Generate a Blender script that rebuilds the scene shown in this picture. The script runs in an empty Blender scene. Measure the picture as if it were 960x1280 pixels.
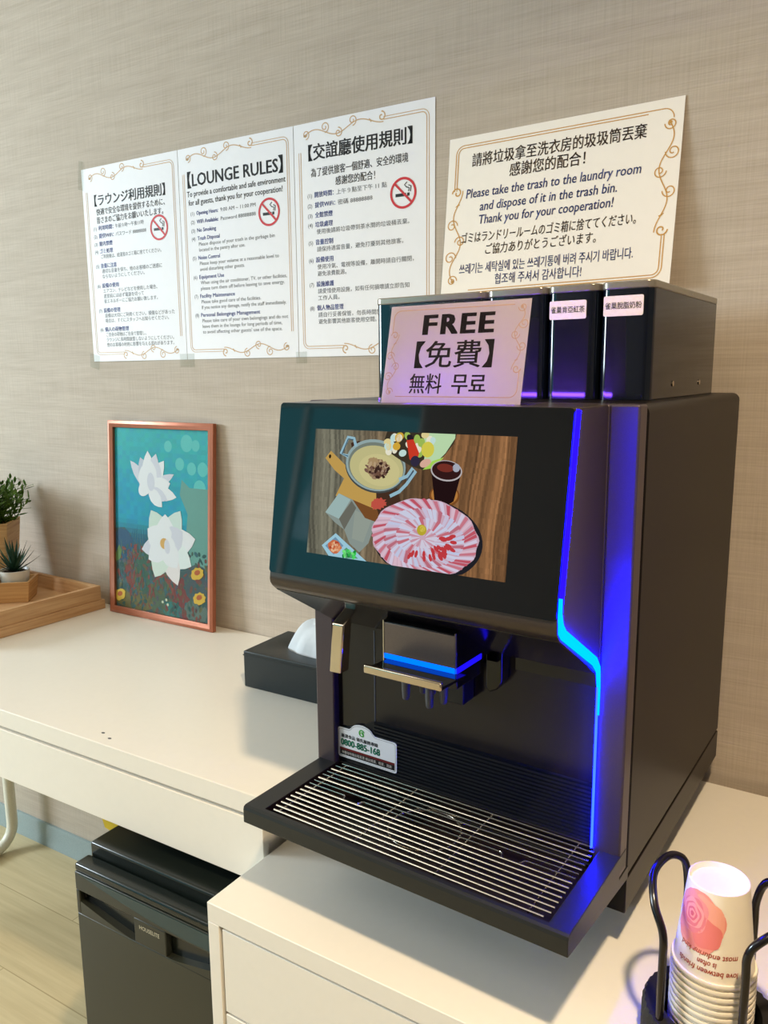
import bpy, bmesh, math, random
from mathutils import Vector, Matrix
random.seed(7)
sc = bpy.context.scene
COL = sc.collection
PI = math.pi

def lin(c):
    c = c / 255.0
    return c / 12.92 if c <= 0.04045 else ((c + 0.055) / 1.055) ** 2.4
def rgb(r, g, b): return (lin(r), lin(g), lin(b), 1.0)

# ------------------------------------------------------------------ camera
def camera_axes(yaw, pitch, roll):
    Rz = Matrix.Rotation(yaw, 3, 'Z'); Rx = Matrix.Rotation(pitch, 3, 'X'); Ry = Matrix.Rotation(roll, 3, 'Y')
    return Rz @ Rx @ Ry
A = camera_axes(math.radians(31.2477), math.radians(-9.8524), math.radians(0.4939))
right, fwd, up = A.col[0], A.col[1], A.col[2]
cam_data = bpy.data.cameras.new('camera'); cam = bpy.data.objects.new('camera', cam_data); COL.objects.link(cam)
M = Matrix((( right.x, up.x, -fwd.x, 1.5521), (right.y, up.y, -fwd.y, -1.2674), (right.z, up.z, -fwd.z, 1.2981), (0, 0, 0, 1)))
cam.matrix_world = M
cam_data.sensor_fit = 'VERTICAL'; cam_data.sensor_height = 36.0; cam_data.lens = 998.355 / 1280 * 36.0
cam_data.clip_start = 0.02
sc.camera = cam

# ------------------------------------------------------------------ world, lights, exposure
sc.view_settings.view_transform = 'Standard'; sc.view_settings.look = 'None'
sc.view_settings.exposure = 0.06; sc.view_settings.gamma = 1.0; sc.view_settings.use_curve_mapping = False
sc.cycles.use_denoising = True
sc.cycles.max_bounces = 10; sc.cycles.caustics_reflective = False; sc.cycles.caustics_refractive = False
w = bpy.data.worlds.new('daylight'); sc.world = w; w.use_nodes = True
w.node_tree.nodes['Background'].inputs[0].default_value = (0.22, 0.62, 0.70, 1); w.node_tree.nodes['Background'].inputs[1].default_value = 1.0

def area(name, loc, target, size, size_y, energy, color, shape='RECTANGLE', spread=PI):
    d = bpy.data.lights.new(name, 'AREA'); d.shape = shape; d.size = size
    if shape in ('RECTANGLE', 'ELLIPSE'): d.size_y = size_y
    d.energy = energy; d.color = color; d.spread = spread
    o = bpy.data.objects.new(name, d); COL.objects.link(o); o.location = loc
    o.rotation_euler = (Vector(target) - Vector(loc)).to_track_quat('-Z', 'Y').to_euler()
    return o
area('downlight_lamp', (1.74, -1.2, 2.40), (1.60, -1.0, 0), 0.09, 0.09, 19, (1.0, 0.77, 0.49), 'DISK', math.radians(125))
area('ceiling_fill_light', (-0.3, -1.9, 2.40), (-0.3, -1.9, 0), 1.2, 0.6, 9, (0.95, 0.98, 1.0))  # soft fill added under the ceiling, not a known fixture
area('window_daylight', (-2.98, -2.1, 1.75), (0.5, -0.3, 0.9), 1.2, 0.9, 150, (0.82, 0.92, 1.0))
area('front_window_daylight', (-1.9, -3.52, 1.35), (0.3, 0, 0.9), 1.9, 1.5, 4, (0.03, 0.78, 0.95))

# ------------------------------------------------------------------ materials
def bsdf(name, color, rough=0.5, metal=0.0, spec=0.5, emit=None, emit_strength=0, coat=0.0, alpha=1.0, trans=0.0, ior=1.45):
    m = bpy.data.materials.new(name); m.use_nodes = True
    b = m.node_tree.nodes['Principled BSDF']
    b.inputs['Base Color'].default_value = color; b.inputs['Roughness'].default_value = rough
    b.inputs['Metallic'].default_value = metal; b.inputs['Specular IOR Level'].default_value = spec
    b.inputs['Coat Weight'].default_value = coat; b.inputs['Transmission Weight'].default_value = trans
    b.inputs['IOR'].default_value = ior
    if emit: b.inputs['Emission Color'].default_value = emit; b.inputs['Emission Strength'].default_value = emit_strength
    return m
def nodes(m): return m.node_tree.nodes, m.node_tree.links, m.node_tree.nodes['Principled BSDF']
def noise(m, scale, detail=3, rough=0.5, coord='Object', nscale=1.0):
    n, l, b = nodes(m)
    tc = n.new('ShaderNodeTexCoord'); mp = n.new('ShaderNodeMapping'); mp.inputs['Scale'].default_value = scale
    t = n.new('ShaderNodeTexNoise'); t.inputs['Scale'].default_value = nscale; t.inputs['Detail'].default_value = detail; t.inputs['Roughness'].default_value = rough
    l.new(tc.outputs[coord], mp.inputs['Vector']); l.new(mp.outputs['Vector'], t.inputs['Vector'])
    return t.outputs['Fac']
def ramp(m, fac, stops):
    n, l, b = nodes(m); r = n.new('ShaderNodeValToRGB')
    e = r.color_ramp.elements
    e[0].position, e[0].color = stops[0]; e[1].position, e[1].color = stops[-1]
    for p, c in stops[1:-1]:
        x = e.new(p); x.color = c
    l.new(fac, r.inputs['Fac']); return r.outputs['Color']
def mul(m, a, b_, f=1.0, mode='MULTIPLY'):
    n, l, b = nodes(m); x = n.new('ShaderNodeMix'); x.data_type = 'RGBA'; x.blend_type = mode
    x.inputs['Factor'].default_value = f
    for s, v in ((x.inputs['A'], a), (x.inputs['B'], b_)):
        if isinstance(v, tuple): s.default_value = v
        else: l.new(v, s)
    return x.outputs['Result']
def setcol(m, c): m.node_tree.links.new(c, m.node_tree.nodes['Principled BSDF'].inputs['Base Color'])
def bump(m, fac, strength, dist):
    n, l, b = nodes(m); x = n.new('ShaderNodeBump'); x.inputs['Strength'].default_value = strength; x.inputs['Distance'].default_value = dist
    l.new(fac, x.inputs['Height']); l.new(x.outputs['Normal'], b.inputs['Normal'])

G1, G0 = (1, 1, 1, 1), (0.80, 0.79, 0.77, 1)
def make_wallpaper():
    m = bsdf('linen_wallpaper', rgb(196, 182, 164), 0.75, spec=0.25)
    h = noise(m, (9, 9, 420), 4, 0.65); v = noise(m, (420, 420, 9), 4, 0.65); big = noise(m, (5, 5, 60), 3)
    c = mul(m, rgb(200, 188, 174), ramp(m, h, [(0.32, (0.87, 0.85, 0.83, 1)), (0.62, G1)]))
    c = mul(m, c, ramp(m, v, [(0.30, (0.89, 0.88, 0.86, 1)), (0.6, G1)]))
    c = mul(m, c, ramp(m, big, [(0.35, (0.92, 0.91, 0.90, 1)), (0.6, G1)]))
    setcol(m, c); bump(m, h, 0.25, 0.0012); return m
def make_wood(name, base, dark, scale, bscale=0.15):
    m = bsdf(name, base, 0.5, spec=0.3)
    f = noise(m, scale, 5, 0.6); c = ramp(m, f, [(0.3, dark), (0.62, base)]); setcol(m, c); bump(m, f, bscale, 0.0006); return m
def make_floor():
    m = bsdf('vinyl_plank_floor', rgb(206, 190, 150), 0.42, spec=0.4)
    n, l, b = nodes(m)
    br = n.new('ShaderNodeTexBrick'); tc = n.new('ShaderNodeTexCoord'); mp = n.new('ShaderNodeMapping')
    mp.inputs['Rotation'].default_value = (0, 0, 0); l.new(tc.outputs['Object'], mp.inputs['Vector']); l.new(mp.outputs['Vector'], br.inputs['Vector'])
    br.inputs['Scale'].default_value = 1.0; br.inputs['Mortar Size'].default_value = 0.0012; br.inputs['Brick Width'].default_value = 1.2; br.inputs['Row Height'].default_value = 0.18
    br.inputs['Color1'].default_value = rgb(214, 198, 160); br.inputs['Color2'].default_value = rgb(204, 187, 148); br.inputs['Mortar'].default_value = rgb(170, 152, 115)
    f = noise(m, (3, 60, 1), 5, 0.6)
    setcol(m, mul(m, br.outputs['Color'], ramp(m, f, [(0.3, (0.84, 0.82, 0.78, 1)), (0.65, G1)]))); return m
def make_speckle(name, col, rough, spec, sc_=(300, 300, 300), amt=0.9, metal=0.0, bs=0.06, coat=0.0):
    m = bsdf(name, col, rough, metal, spec, coat=coat)
    f = noise(m, sc_, 2); setcol(m, mul(m, col, ramp(m, f, [(0.3, (amt, amt, amt, 1)), (0.7, G1)])))
    if bs: bump(m, f, bs, 0.0004)
    return m
MAT = {
 'wallpaper': make_wallpaper(),
 'plain_wall': make_speckle('painted_wall', rgb(152, 147, 144), 0.8, 0.2),
 'ceiling': make_speckle('ceiling_paint', rgb(236, 232, 224), 0.9, 0.1),
 'floor': make_floor(),
 'baseboard': make_speckle('grey_vinyl_baseboard', rgb(152, 166, 166), 0.45, 0.4),
 'white': make_speckle('white_lacquer', rgb(236, 231, 221), 0.33, 0.4, (90, 90, 90), 0.985, bs=0.01),
 'gap_shade': bsdf('gap_shade', rgb(30, 26, 20), 0.8),  # dark colour standing in for shade inside narrow gaps
 'tube': make_speckle('white_powder_coat', rgb(232, 228, 212), 0.35, 0.5, bs=0.02),
 'case': make_speckle('satin_black_case', rgb(19, 14, 12), 0.36, 0.22, (900, 900, 900), 0.85, bs=0.05),
 'frame_m': make_speckle('dark_metallic_frame', rgb(84, 74, 80), 0.36, 0.5, (900, 900, 900), 0.9, metal=0.5, bs=0.02),
 'glossblack': make_speckle('gloss_black_glass', rgb(7, 8, 10), 0.04, 0.6, (20, 20, 20), 0.95, bs=0),
 'lip': make_speckle('bronze_lip', rgb(70, 60, 53), 0.32, 0.6, (600, 600, 600), 0.9, metal=0.5, bs=0.02),
 'panel': make_speckle('gloss_dark_panel', rgb(24, 21, 27), 0.16, 0.5, (30, 30, 30), 0.95, bs=0),
 'rib': make_speckle('ribbed_black_plastic', rgb(14, 17, 24), 0.35, 0.5, (400, 400, 400), 0.9, bs=0.02),
 'tray': make_speckle('black_tray_plastic', rgb(34, 36, 36), 0.36, 0.45, (1200, 1200, 1200), 0.85, bs=0.08),
 'well': make_speckle('tray_well', rgb(24, 17, 14), 0.4, 0.3),
 'steel': make_speckle('brushed_steel', rgb(226, 216, 200), 0.24, 0.5, (200, 200, 200), 0.92, metal=1.0, bs=0.02),
 'chrome': make_speckle('chrome', rgb(208, 192, 174), 0.09, 0.5, (40, 40, 40), 0.98, metal=1.0, bs=0),
 'headplate': make_speckle('head_plate', rgb(120, 108, 104), 0.32, 0.5, (500, 500, 500), 0.93, metal=0.7, bs=0.02),
 'greyplastic': make_speckle('grey_plastic', rgb(70, 74, 84), 0.35, 0.5),
 'canister': make_speckle('canister_gloss', rgb(10, 15, 24), 0.07, 0.6, (20, 20, 20), 0.95, bs=0),
 'lid': make_speckle('canister_lid', rgb(146, 140, 126), 0.24, 0.5, (300, 300, 300), 0.94, metal=0.5, bs=0.02),
 'paper': make_speckle('white_paper', rgb(243, 243, 247), 0.55, 0.3, (60, 60, 60), 0.985, bs=0.03),
 'cream_paper': make_speckle('cream_paper', rgb(250, 244, 236), 0.5, 0.3, (60, 60, 60), 0.985, bs=0.03),
 'label': make_speckle('label_paper', rgb(236, 220, 218), 0.5, 0.3),
 'leather': make_speckle('black_leatherette', rgb(30, 38, 40), 0.42, 0.5, (700, 700, 700), 0.8, bs=0.25),
 'tissue': make_speckle('tissue_paper', rgb(236, 238, 240), 0.9, 0.1, (40, 40, 40), 0.95, bs=0.1),
 'copper': make_speckle('copper_frame', rgb(176, 108, 82), 0.34, 0.5, (60, 60, 60), 0.93, metal=0.45, bs=0.02),
 'pine': make_wood('pine_wood', rgb(206, 168, 126), rgb(178, 134, 92), (5, 5, 150)),
 'oak': make_wood('planter_wood', rgb(206, 168, 118), rgb(174, 128, 80), (6, 6, 150)),
 'leaf': make_speckle('green_leaf', rgb(86, 122, 44), 0.5, 0.35, (120, 120, 120), 0.6),
 'succ': make_speckle('succulent_leaf', rgb(40, 74, 56), 0.45, 0.35, (120, 120, 120), 0.6),
 'soil': make_speckle('soil', rgb(52, 40, 32), 0.9, 0.1, (200, 200, 200), 0.5),
 'ceramic': make_speckle('white_ceramic', rgb(214, 214, 208), 0.35, 0.5, (30, 30, 30), 0.97, bs=0),
 'bin': make_speckle('black_bin_plastic', rgb(44, 46, 38), 0.3, 0.5, (900, 900, 900), 0.85, bs=0.06),
 'binlid': make_speckle('bin_lid_plastic', rgb(22, 28, 26), 0.2, 0.5, (300, 300, 300), 0.9, bs=0.02),
 'binglass': make_speckle('bin_band', rgb(40, 62, 66), 0.16, 0.5, (30, 30, 30), 0.95, bs=0),
 'yellow': make_speckle('yellow_plastic', rgb(226, 192, 40), 0.4, 0.4, (80, 80, 80), 0.93),
 'rubber': make_speckle('black_rubber', rgb(30, 29, 27), 0.55, 0.4, (500, 500, 500), 0.8, bs=0.15),
 'wire': make_speckle('black_coated_wire', rgb(22, 18, 17), 0.16, 0.6, (60, 60, 60), 0.9, bs=0),
 'cup': make_speckle('cup_paper', rgb(240, 230, 212), 0.5, 0.3, (80, 80, 80), 0.98, bs=0.02),
 'winframe': make_speckle('window_frame_paint', rgb(220, 220, 215), 0.4, 0.4),
}
def emis(name, col, strength):
    m = bpy.data.materials.new(name); m.use_nodes = True; n = m.node_tree.nodes; n.clear()
    e = n.new('ShaderNodeEmission'); o = n.new('ShaderNodeOutputMaterial'); e.inputs[0].default_value = col; e.inputs[1].default_value = strength
    m.node_tree.links.new(e.outputs[0], o.inputs[0]); return m
MAT['led_cyan'] = emis('led_cyan', (0.0, 0.0024, 1.0, 1), 300)
MAT['led_blue'] = emis('led_blue', (0.0004, 0.0001, 1.0, 1), 80)
MAT['led_line'] = emis('led_line', (0.0006, 0.0020, 1.0, 1), 150)
MAT['led_head'] = emis('led_head', (0.0, 0.11, 1.0, 1), 2.2)
MAT['led_side'] = emis('led_side', (0.01, 0.004, 1.0, 1), 1.5)
MAT['led_card'] = emis('led_card', (0.16, 0.05, 1.0, 1), 95.0)
def attr_mat(name, emission=False, rough=0.5, strength=1.0):
    m = bpy.data.materials.new(name); m.use_nodes = True; n, l = m.node_tree.nodes, m.node_tree.links
    a = n.new('ShaderNodeAttribute'); a.attribute_name = 'Col'
    if emission:
        n.remove(n['Principled BSDF']); e = n.new('ShaderNodeEmission'); e.inputs[1].default_value = strength
        l.new(a.outputs['Color'], e.inputs[0]); l.new(e.outputs[0], n['Material Output'].inputs[0])
    else:
        b = n['Principled BSDF']; b.inputs['Roughness'].default_value = rough; b.inputs['Specular IOR Level'].default_value = 0.3
        l.new(a.outputs['Color'], b.inputs['Base Color'])
    return m
MAT['ink'] = attr_mat('printed_ink'); MAT['screen'] = attr_mat('screen_image', True, strength=0.85); MAT['paint'] = attr_mat('painted_print', rough=0.6)
def clear(name, tint, refl=0.06, rough=0.02):
    m = bpy.data.materials.new(name); m.use_nodes = True; n, l = m.node_tree.nodes, m.node_tree.links
    n.remove(n['Principled BSDF'])
    t = n.new('ShaderNodeBsdfTransparent'); t.inputs[0].default_value = tint
    g = n.new('ShaderNodeBsdfGlossy'); g.inputs['Roughness'].default_value = rough
    f = n.new('ShaderNodeLayerWeight'); f.inputs[0].default_value = refl
    x = n.new('ShaderNodeMixShader'); l.new(f.outputs['Fresnel'], x.inputs[0]); l.new(t.outputs[0], x.inputs[1]); l.new(g.outputs[0], x.inputs[2])
    l.new(x.outputs[0], n['Material Output'].inputs[0]); return m
MAT['acrylic'] = clear('clear_acrylic', (0.96, 0.95, 0.97, 1), 0.12)
MAT['glass'] = clear('picture_glass', (0.97, 0.98, 0.98, 1), 0.10)
MAT['window_glass'] = clear('window_glass', (0.9, 0.97, 0.98, 1), 0.15)
MAT['tape'] = clear('clear_tape', (0.93, 0.94, 0.93, 1), 0.03, 0.3)
def translucent():
    m = bsdf('card_paper', rgb(240, 226, 226), 0.5, spec=0.3); n, l, b = nodes(m)
    t = n.new('ShaderNodeBsdfTranslucent'); t.inputs[0].default_value = (0.8, 0.76, 0.8, 1)
    x = n.new('ShaderNodeMixShader'); x.inputs[0].default_value = 0.5
    l.new(b.outputs[0], x.inputs[1]); l.new(t.outputs[0], x.inputs[2]); l.new(x.outputs[0], n['Material Output'].inputs[0]); return m
MAT['card'] = translucent()

# ------------------------------------------------------------------ builders
class MB:
    """collects shapes in one frame, then links them as ONE mesh object"""
    def __init__(s): s.bm = bmesh.new(); s.mi = 0
    def face(s, vs):
        try:
            f = s.bm.faces.new(vs); f.material_index = s.mi; return f
        except ValueError: return None
    def box(s, x0, x1, y0, y1, z0, z1):
        v = [s.bm.verts.new((x, y, z)) for z in (z0, z1) for y in (y0, y1) for x in (x0, x1)]
        for q in ((0, 2, 3, 1), (4, 5, 7, 6), (0, 1, 5, 4), (2, 6, 7, 3), (0, 4, 6, 2), (1, 3, 7, 5)): s.face([v[i] for i in q])
        return s
    def prism(s, prof, axis, a, b):
        """closed profile extruded along axis. axis 'x': prof=(y,z); 'y': (x,z); 'z': (x,y)"""
        def P(p, t): return {'x': (t, p[0], p[1]), 'y': (p[0], t, p[1]), 'z': (p[0], p[1], t)}[axis]
        A_ = [s.bm.verts.new(P(p, a)) for p in prof]; B_ = [s.bm.verts.new(P(p, b)) for p in prof]
        s.face(A_); s.face(B_[::-1]); n = len(prof)
        for i in range(n): s.face([A_[i], B_[i], B_[(i + 1) % n], A_[(i + 1) % n]])
        return s
    def loft(s, rings, cap=True, closed=True):
        R = [[s.bm.verts.new(p) for p in r] for r in rings]; n = len(R[0])
        for a, b in zip(R, R[1:]):
            for i in range(n if closed else n - 1): s.face([a[i], a[(i + 1) % n], b[(i + 1) % n], b[i]])
        if cap: s.face(R[0][::-1]); s.face(R[-1])
        return s
    def tube(s, pts, r, seg=10, cap=True):
        pts = [Vector(p) for p in pts]; rings = []; prev = None
        for i, p in enumerate(pts):
            d = (pts[min(i + 1, len(pts) - 1)] - pts[max(i - 1, 0)]).normalized()
            if prev is None:
                u = d.cross(Vector((0, 0, 1)));  u = u if u.length > 1e-3 else d.cross(Vector((1, 0, 0)))
            else: u = prev - d * prev.dot(d)
            u.normalize(); prev = u; v = d.cross(u)
            rr = r[i] if isinstance(r, (list, tuple)) else r
            rings.append([p + (u * math.cos(t) + v * math.sin(t)) * rr for t in [2 * PI * k / seg for k in range(seg)]])
        return s.loft(rings, cap)
    def lathe(s, prof, c, seg=40, wob=None):
        rings = []
        for r, z in prof: rings.append([(c[0] + r * math.cos(2 * PI * k / seg), c[1] + r * math.sin(2 * PI * k / seg), c[2] + z) for k in range(seg)])
        return s.loft(rings, cap=False)
    def poly(s, pts): s.face([s.bm.verts.new(p) for p in pts]); return s
    def build(s, name, mats, parent=None, bevel=0, smooth=None, seg=3):
        bmesh.ops.recalc_face_normals(s.bm, faces=s.bm.faces[:])
        me = bpy.data.meshes.new(name)
        off = s.off if hasattr(s, 'off') else None
        if off is not None: bmesh.ops.translate(s.bm, verts=s.bm.verts[:], vec=off)
        s.bm.to_mesh(me); s.bm.free()
        mats = mats if isinstance(mats, (list, tuple)) else [mats]
        for m in mats: me.materials.append(MAT[m])
        o = bpy.data.objects.new(name, me); COL.objects.link(o)
        if parent is not None: o.parent = parent
        if bevel:
            md = o.modifiers.new('edge', 'BEVEL'); md.width = bevel; md.segments = seg; md.limit_method = 'ANGLE'; md.angle_limit = math.radians(40)
        if smooth is not None or bevel:
            for p in me.polygons: p.use_smooth = True
            me.set_sharp_from_angle(angle=math.radians(smooth if smooth is not None else 35))
        return o
def MBo(off):
    m = MB(); m.off = Vector(off); return m
def tag(o, label, cat, group=None, kind=None):
    o['label'] = label; o['category'] = cat
    if group: o['group'] = group
    if kind: o['kind'] = kind
    return o
def empty(name, loc, rz=0):
    o = bpy.data.objects.new(name, None); COL.objects.link(o); o.location = loc; o.rotation_euler = (0, 0, rz); o.empty_display_size = 0.05; return o
def copy_tree(o, parent=None):
    c = o.copy(); COL.objects.link(c)
    if parent is not None: c.parent = parent
    for ch in list(o.children): copy_tree(ch, c)
    return c
def structure(o): o['kind'] = 'structure'; return o

_text_cache = {}
def text_polys(s, bold=0.0, shear=0.0):
    k = (s, bold, shear)
    if k in _text_cache: return _text_cache[k]
    c = bpy.data.curves.new('t', 'FONT'); c.body = s; c.resolution_u = 2; c.size = 1.0; c.offset = bold; c.shear = shear
    o = bpy.data.objects.new('t', c); COL.objects.link(o)
    me = bpy.data.meshes.new_from_object(o.evaluated_get(bpy.context.evaluated_depsgraph_get()))
    vs = [(v.co.x, v.co.y) for v in me.vertices]; fs = [tuple(p.vertices) for p in me.polygons]
    bpy.data.objects.remove(o); bpy.data.curves.remove(c); bpy.data.meshes.remove(me)
    _text_cache[k] = (vs, fs); return vs, fs

class Painter:
    """flat coloured marks on a sheet: f(u, v, lift) gives the 3-D point"""
    def __init__(s, f, step=0.00008): s.f = f; s.V = []; s.F = []; s.C = []; s.k = 0; s.step = step
    def layer(s): s.k += 1
    def poly(s, pts, col):
        b = len(s.V); s.V += [s.f(u, v, s.k * s.step) for u, v in pts]; s.F.append(tuple(range(b, b + len(pts)))); s.C.append(col)
    def ellipse(s, cx, cy, rx, ry, col, rot=0, n=28, jit=0, a0=0, a1=2 * PI):
        P = []
        for i in range(n):
            t = a0 + (a1 - a0) * i / n; k = 1 + (random.uniform(-jit, jit) if jit else 0)
            x, y = rx * k * math.cos(t), ry * k * math.sin(t)
            P.append((cx + x * math.cos(rot) - y * math.sin(rot), cy + x * math.sin(rot) + y * math.cos(rot)))
        s.poly(P, col)
    def ring(s, cx, cy, r0, r1, col, n=36, a0=0, a1=2 * PI, sy=1.0):
        for i in range(n):
            t, q = a0 + (a1 - a0) * i / n, a0 + (a1 - a0) * (i + 1) / n
            s.poly([(cx + r0 * math.cos(t), cy + sy * r0 * math.sin(t)), (cx + r1 * math.cos(t), cy + sy * r1 * math.sin(t)), (cx + r1 * math.cos(q), cy + sy * r1 * math.sin(q)), (cx + r0 * math.cos(q), cy + sy * r0 * math.sin(q))], col)
    def stroke(s, pts, w_, col, taper=False):
        n = len(pts); L = []
        for i, (x, y) in enumerate(pts):
            x0, y0 = pts[max(i - 1, 0)]; x1, y1 = pts[min(i + 1, n - 1)]
            d = math.hypot(x1 - x0, y1 - y0) or 1; nx, ny = -(y1 - y0) / d, (x1 - x0) / d
            h = w_ / 2 * ((1 - i / (n - 1)) * 0.8 + 0.2 if taper else 1)
            L.append(((x + nx * h, y + ny * h), (x - nx * h, y - ny * h)))
        for a, b in zip(L, L[1:]): s.poly([a[0], a[1], b[1], b[0]], col)
    def text(s, body, x, y, h, col, width=None, align='L', bold=0.0, shear=0.0, flip=False):
        """x,y: left (or centre / right) of the baseline; h: font size; width squeezes the line to fit"""
        vs, fs = text_polys(body, 0, shear)
        if not vs: return
        x0 = min(p[0] for p in vs); x1 = max(p[0] for p in vs); sx = h
        if width: sx = (width - bold * h * 1.6) / (x1 - x0)
        W_ = (x1 - x0) * sx; ox = x - (0 if align == 'L' else W_ / 2 if align == 'C' else W_)
        g = -1 if flip else 1; e = bold * h * .8
        for dx, dy in (((0, 0),) if not bold else ((-e, -e * .5), (e, -e * .5), (e, e * .5), (-e, e * .5)) if bold < .04 else [(e * i / 2, e * .35 * j) for i in (-2, -1, 0, 1, 2) for j in (-1, 0, 1)]):
            b = len(s.V)
            for px, py in vs: s.V.append(s.f(x + g * (ox + dx + (px - x0) * sx - x), y + g * py * h + dy, s.k * s.step))
            for f in fs: s.F.append(tuple(b + i for i in f)); s.C.append(col)
    def build(s, name, mat, parent=None):
        me = bpy.data.meshes.new(name); me.from_pydata([tuple(v) for v in s.V], [], s.F)
        a = me.color_attributes.new(name='Col', type='FLOAT_COLOR', domain='CORNER'); i = 0
        for f, c in zip(me.polygons, s.C):
            for _ in f.vertices: a.data[i].color = c; i += 1
        me.materials.append(MAT[mat]); o = bpy.data.objects.new(name, me); COL.objects.link(o)
        if parent is not None: o.parent = parent
        return o

# ------------------------------------------------------------------ the room
X0, X1, Y1, ZC = -3.0, 3.2, -3.55, 2.42
structure(MB().box(X0 - .1, X1 + .1, 0, 0.1, 0, ZC).build('wall_back', 'wallpaper'))
structure(MB().box(X0 - .1, X1 + .1, Y1 - .1, 0.1, -0.1, 0).build('floor', 'floor'))
structure(MB().box(X0 - .1, X1 + .1, Y1 - .1, 0.1, ZC, ZC + .1).build('ceiling', 'ceiling'))
structure(MB().box(X1, X1 + .1, Y1 - .1, 0, 0, ZC).build('wall_right', 'plain_wall'))
def wall_with_hole(name, axis, pos, thick, a0, a1, h):
    (b0, b1, z0, z1) = h; m = MB()
    def bx(p0, p1, q0, q1):
        if axis == 'x': m.box(pos, pos + thick, p0, p1, q0, q1)
        else: m.box(p0, p1, pos, pos + thick, q0, q1)
    bx(a0, b0, 0, ZC); bx(b1, a1, 0, ZC); bx(b0, b1, 0, z0); bx(b0, b1, z1, ZC)
    return structure(m.build(name, 'plain_wall'))
wall_with_hole('wall_left', 'x', X0 - .1, .1, Y1 - .1, 0, (-2.75, -1.45, 1.25, 2.2))
wall_with_hole('wall_front', 'y', Y1 - .1, .1, X0, X1, (-2.85, -0.95, 0.6, 2.15))
def window(name, axis, pos, b0, b1, z0, z1):
    m = MB(); t = .05
    def bx(mm, p0, p1, q0, q1, d0, d1):
        if axis == 'x': mm.box(pos + d0, pos + d1, p0, p1, q0, q1)
        else: mm.box(p0, p1, pos + d0, pos + d1, q0, q1)
    mid = (b0 + b1) / 2
    for a in ((b0, b0 + t, z0, z1), (b1 - t, b1, z0, z1), (b0, b1, z0, z0 + t), (b0, b1, z1 - t, z1), (mid - .02, mid + .02, z0, z1)): bx(m, *a, .0, .05)
    o = structure(m.build(name, 'winframe'))
    g = MB(); bx(g, b0 + t, b1 - t, z0 + t, z1 - t, .02, .026); g.build('pane', 'window_glass', o)
window('window_1', 'x', X0 - .09, -2.75, -1.45, 1.25, 2.2)
window('window_2', 'y', Y1 - .09, -2.85, -0.95, 0.6, 2.15)
structure(MB().prism([(-0.0005, 0.0), (-0.013, 0.0), (-0.012, 0.012), (-0.008, 0.022), (-0.008, 0.058), (-0.006, 0.064), (-0.0005, 0.065)], 'x', X0, X1).build('baseboard_back', 'baseboard', smooth=50))

# ------------------------------------------------------------------ desk
ZD = 0.7478; DX0, DX1, DY0, DY1 = -0.56, 0.9085, -0.5215, -0.003
desk = empty('desk', (0.17, -0.26, 0)); tag(desk, 'long white desk with a shallow drawer front and tube legs under the wall notices', 'desk')
dO = (-0.17, 0.26, 0)
MBo(dO).box(DX0, DX1, DY0, DY1, ZD - .031, ZD).build('tabletop', 'white', desk, bevel=.0015)
MBo(dO).box(DX0 + .01, DX1 - .004, DY0 + .012, DY1 - .01, 0.632, ZD - .0312).build('frame', 'white', desk)
o = MBo(dO).box(DX0 + .002, DX1 - .0015, DY0, DY0 + .0118, 0.6205, ZD - .0365).build('drawer_front', 'white', desk, bevel=.001)
def sled_leg(x):
    yb, yf, r, rr = -0.06, -0.47, .0145, .06
    pts = [(x, yb, .6318)] + [(x, yb - rr + rr * math.cos(a), .0155 + rr - rr * math.sin(a)) for a in [PI / 2 * k / 8 for k in range(9)]]
    pts += [(x, yf + rr - rr * math.sin(a), .0155 + rr - rr * math.cos(a)) for a in [PI / 2 * k / 8 for k in range(9)]] + [(x, yf, .6318)]
    MBo(dO).tube(pts, r, 12).build('leg', 'tube', desk, smooth=60)
sled_leg(-0.40); sled_leg(0.50 - 1.0 - 0.03) if False else None
for (x, y) in ((0.566, -0.4945), (0.5905, -0.5027)):
    MBo(dO).prism([(x + .0035 * math.cos(t), y + .0022 * math.sin(t)) for t in [2 * PI * k / 12 for k in range(12)]], 'z', ZD, ZD + .0002).build('screw_mark', 'greyplastic', desk)

# ------------------------------------------------------------------ drawer cabinet
ZK = 0.6665; YC = math.radians(-1.2)
cab = empty('drawer_cabinet', (0.9095, -0.632, 0), YC); tag(cab, 'low white drawer cabinet carrying the black coffee machine', 'cabinet')
CW, CD = 0.70, 0.620
def local_y_back(x): return CD
b = MB()
b.box(0, CW, 0.0, CD, ZK - .026, ZK)          # top
b.box(0, .0185, 0.0, CD, 0.03, ZK - .026); b.box(CW - .0185, CW, 0.0, CD, 0.03, ZK - .026)
b.mi = 1; b.box(.0185, CW - .0185, .024, .028, 0.05, ZK - .027); b.mi = 0  # dark sheet behind the drawers, paints the shade in their gaps
b.box(.0185, CW - .0185, CD - .012, CD, 0.03, ZK - .026); b.box(.0185, CW - .0185, .002, CD - .012, 0.03, 0.048)
b.build('body', ['white', 'gap_shade'], cab, bevel=.001)
z1 = ZK - .0295
for k in range(5):
    zt_, zb_ = z1 - k * .1165, z1 - k * .1165 - .1127
    MB().box(.0222, CW - .0222, .0015, .0195, zb_, zt_).build('drawer', 'white', cab, bevel=.0008)
for x in (.05, CW - .05):
    for y in (.06, CD - .06): MB().lathe([(.0, 0), (.022, 0), (.022, .0298), (0, .0298)], (x, y, 0), 16).build('foot', 'greyplastic', cab)

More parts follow.
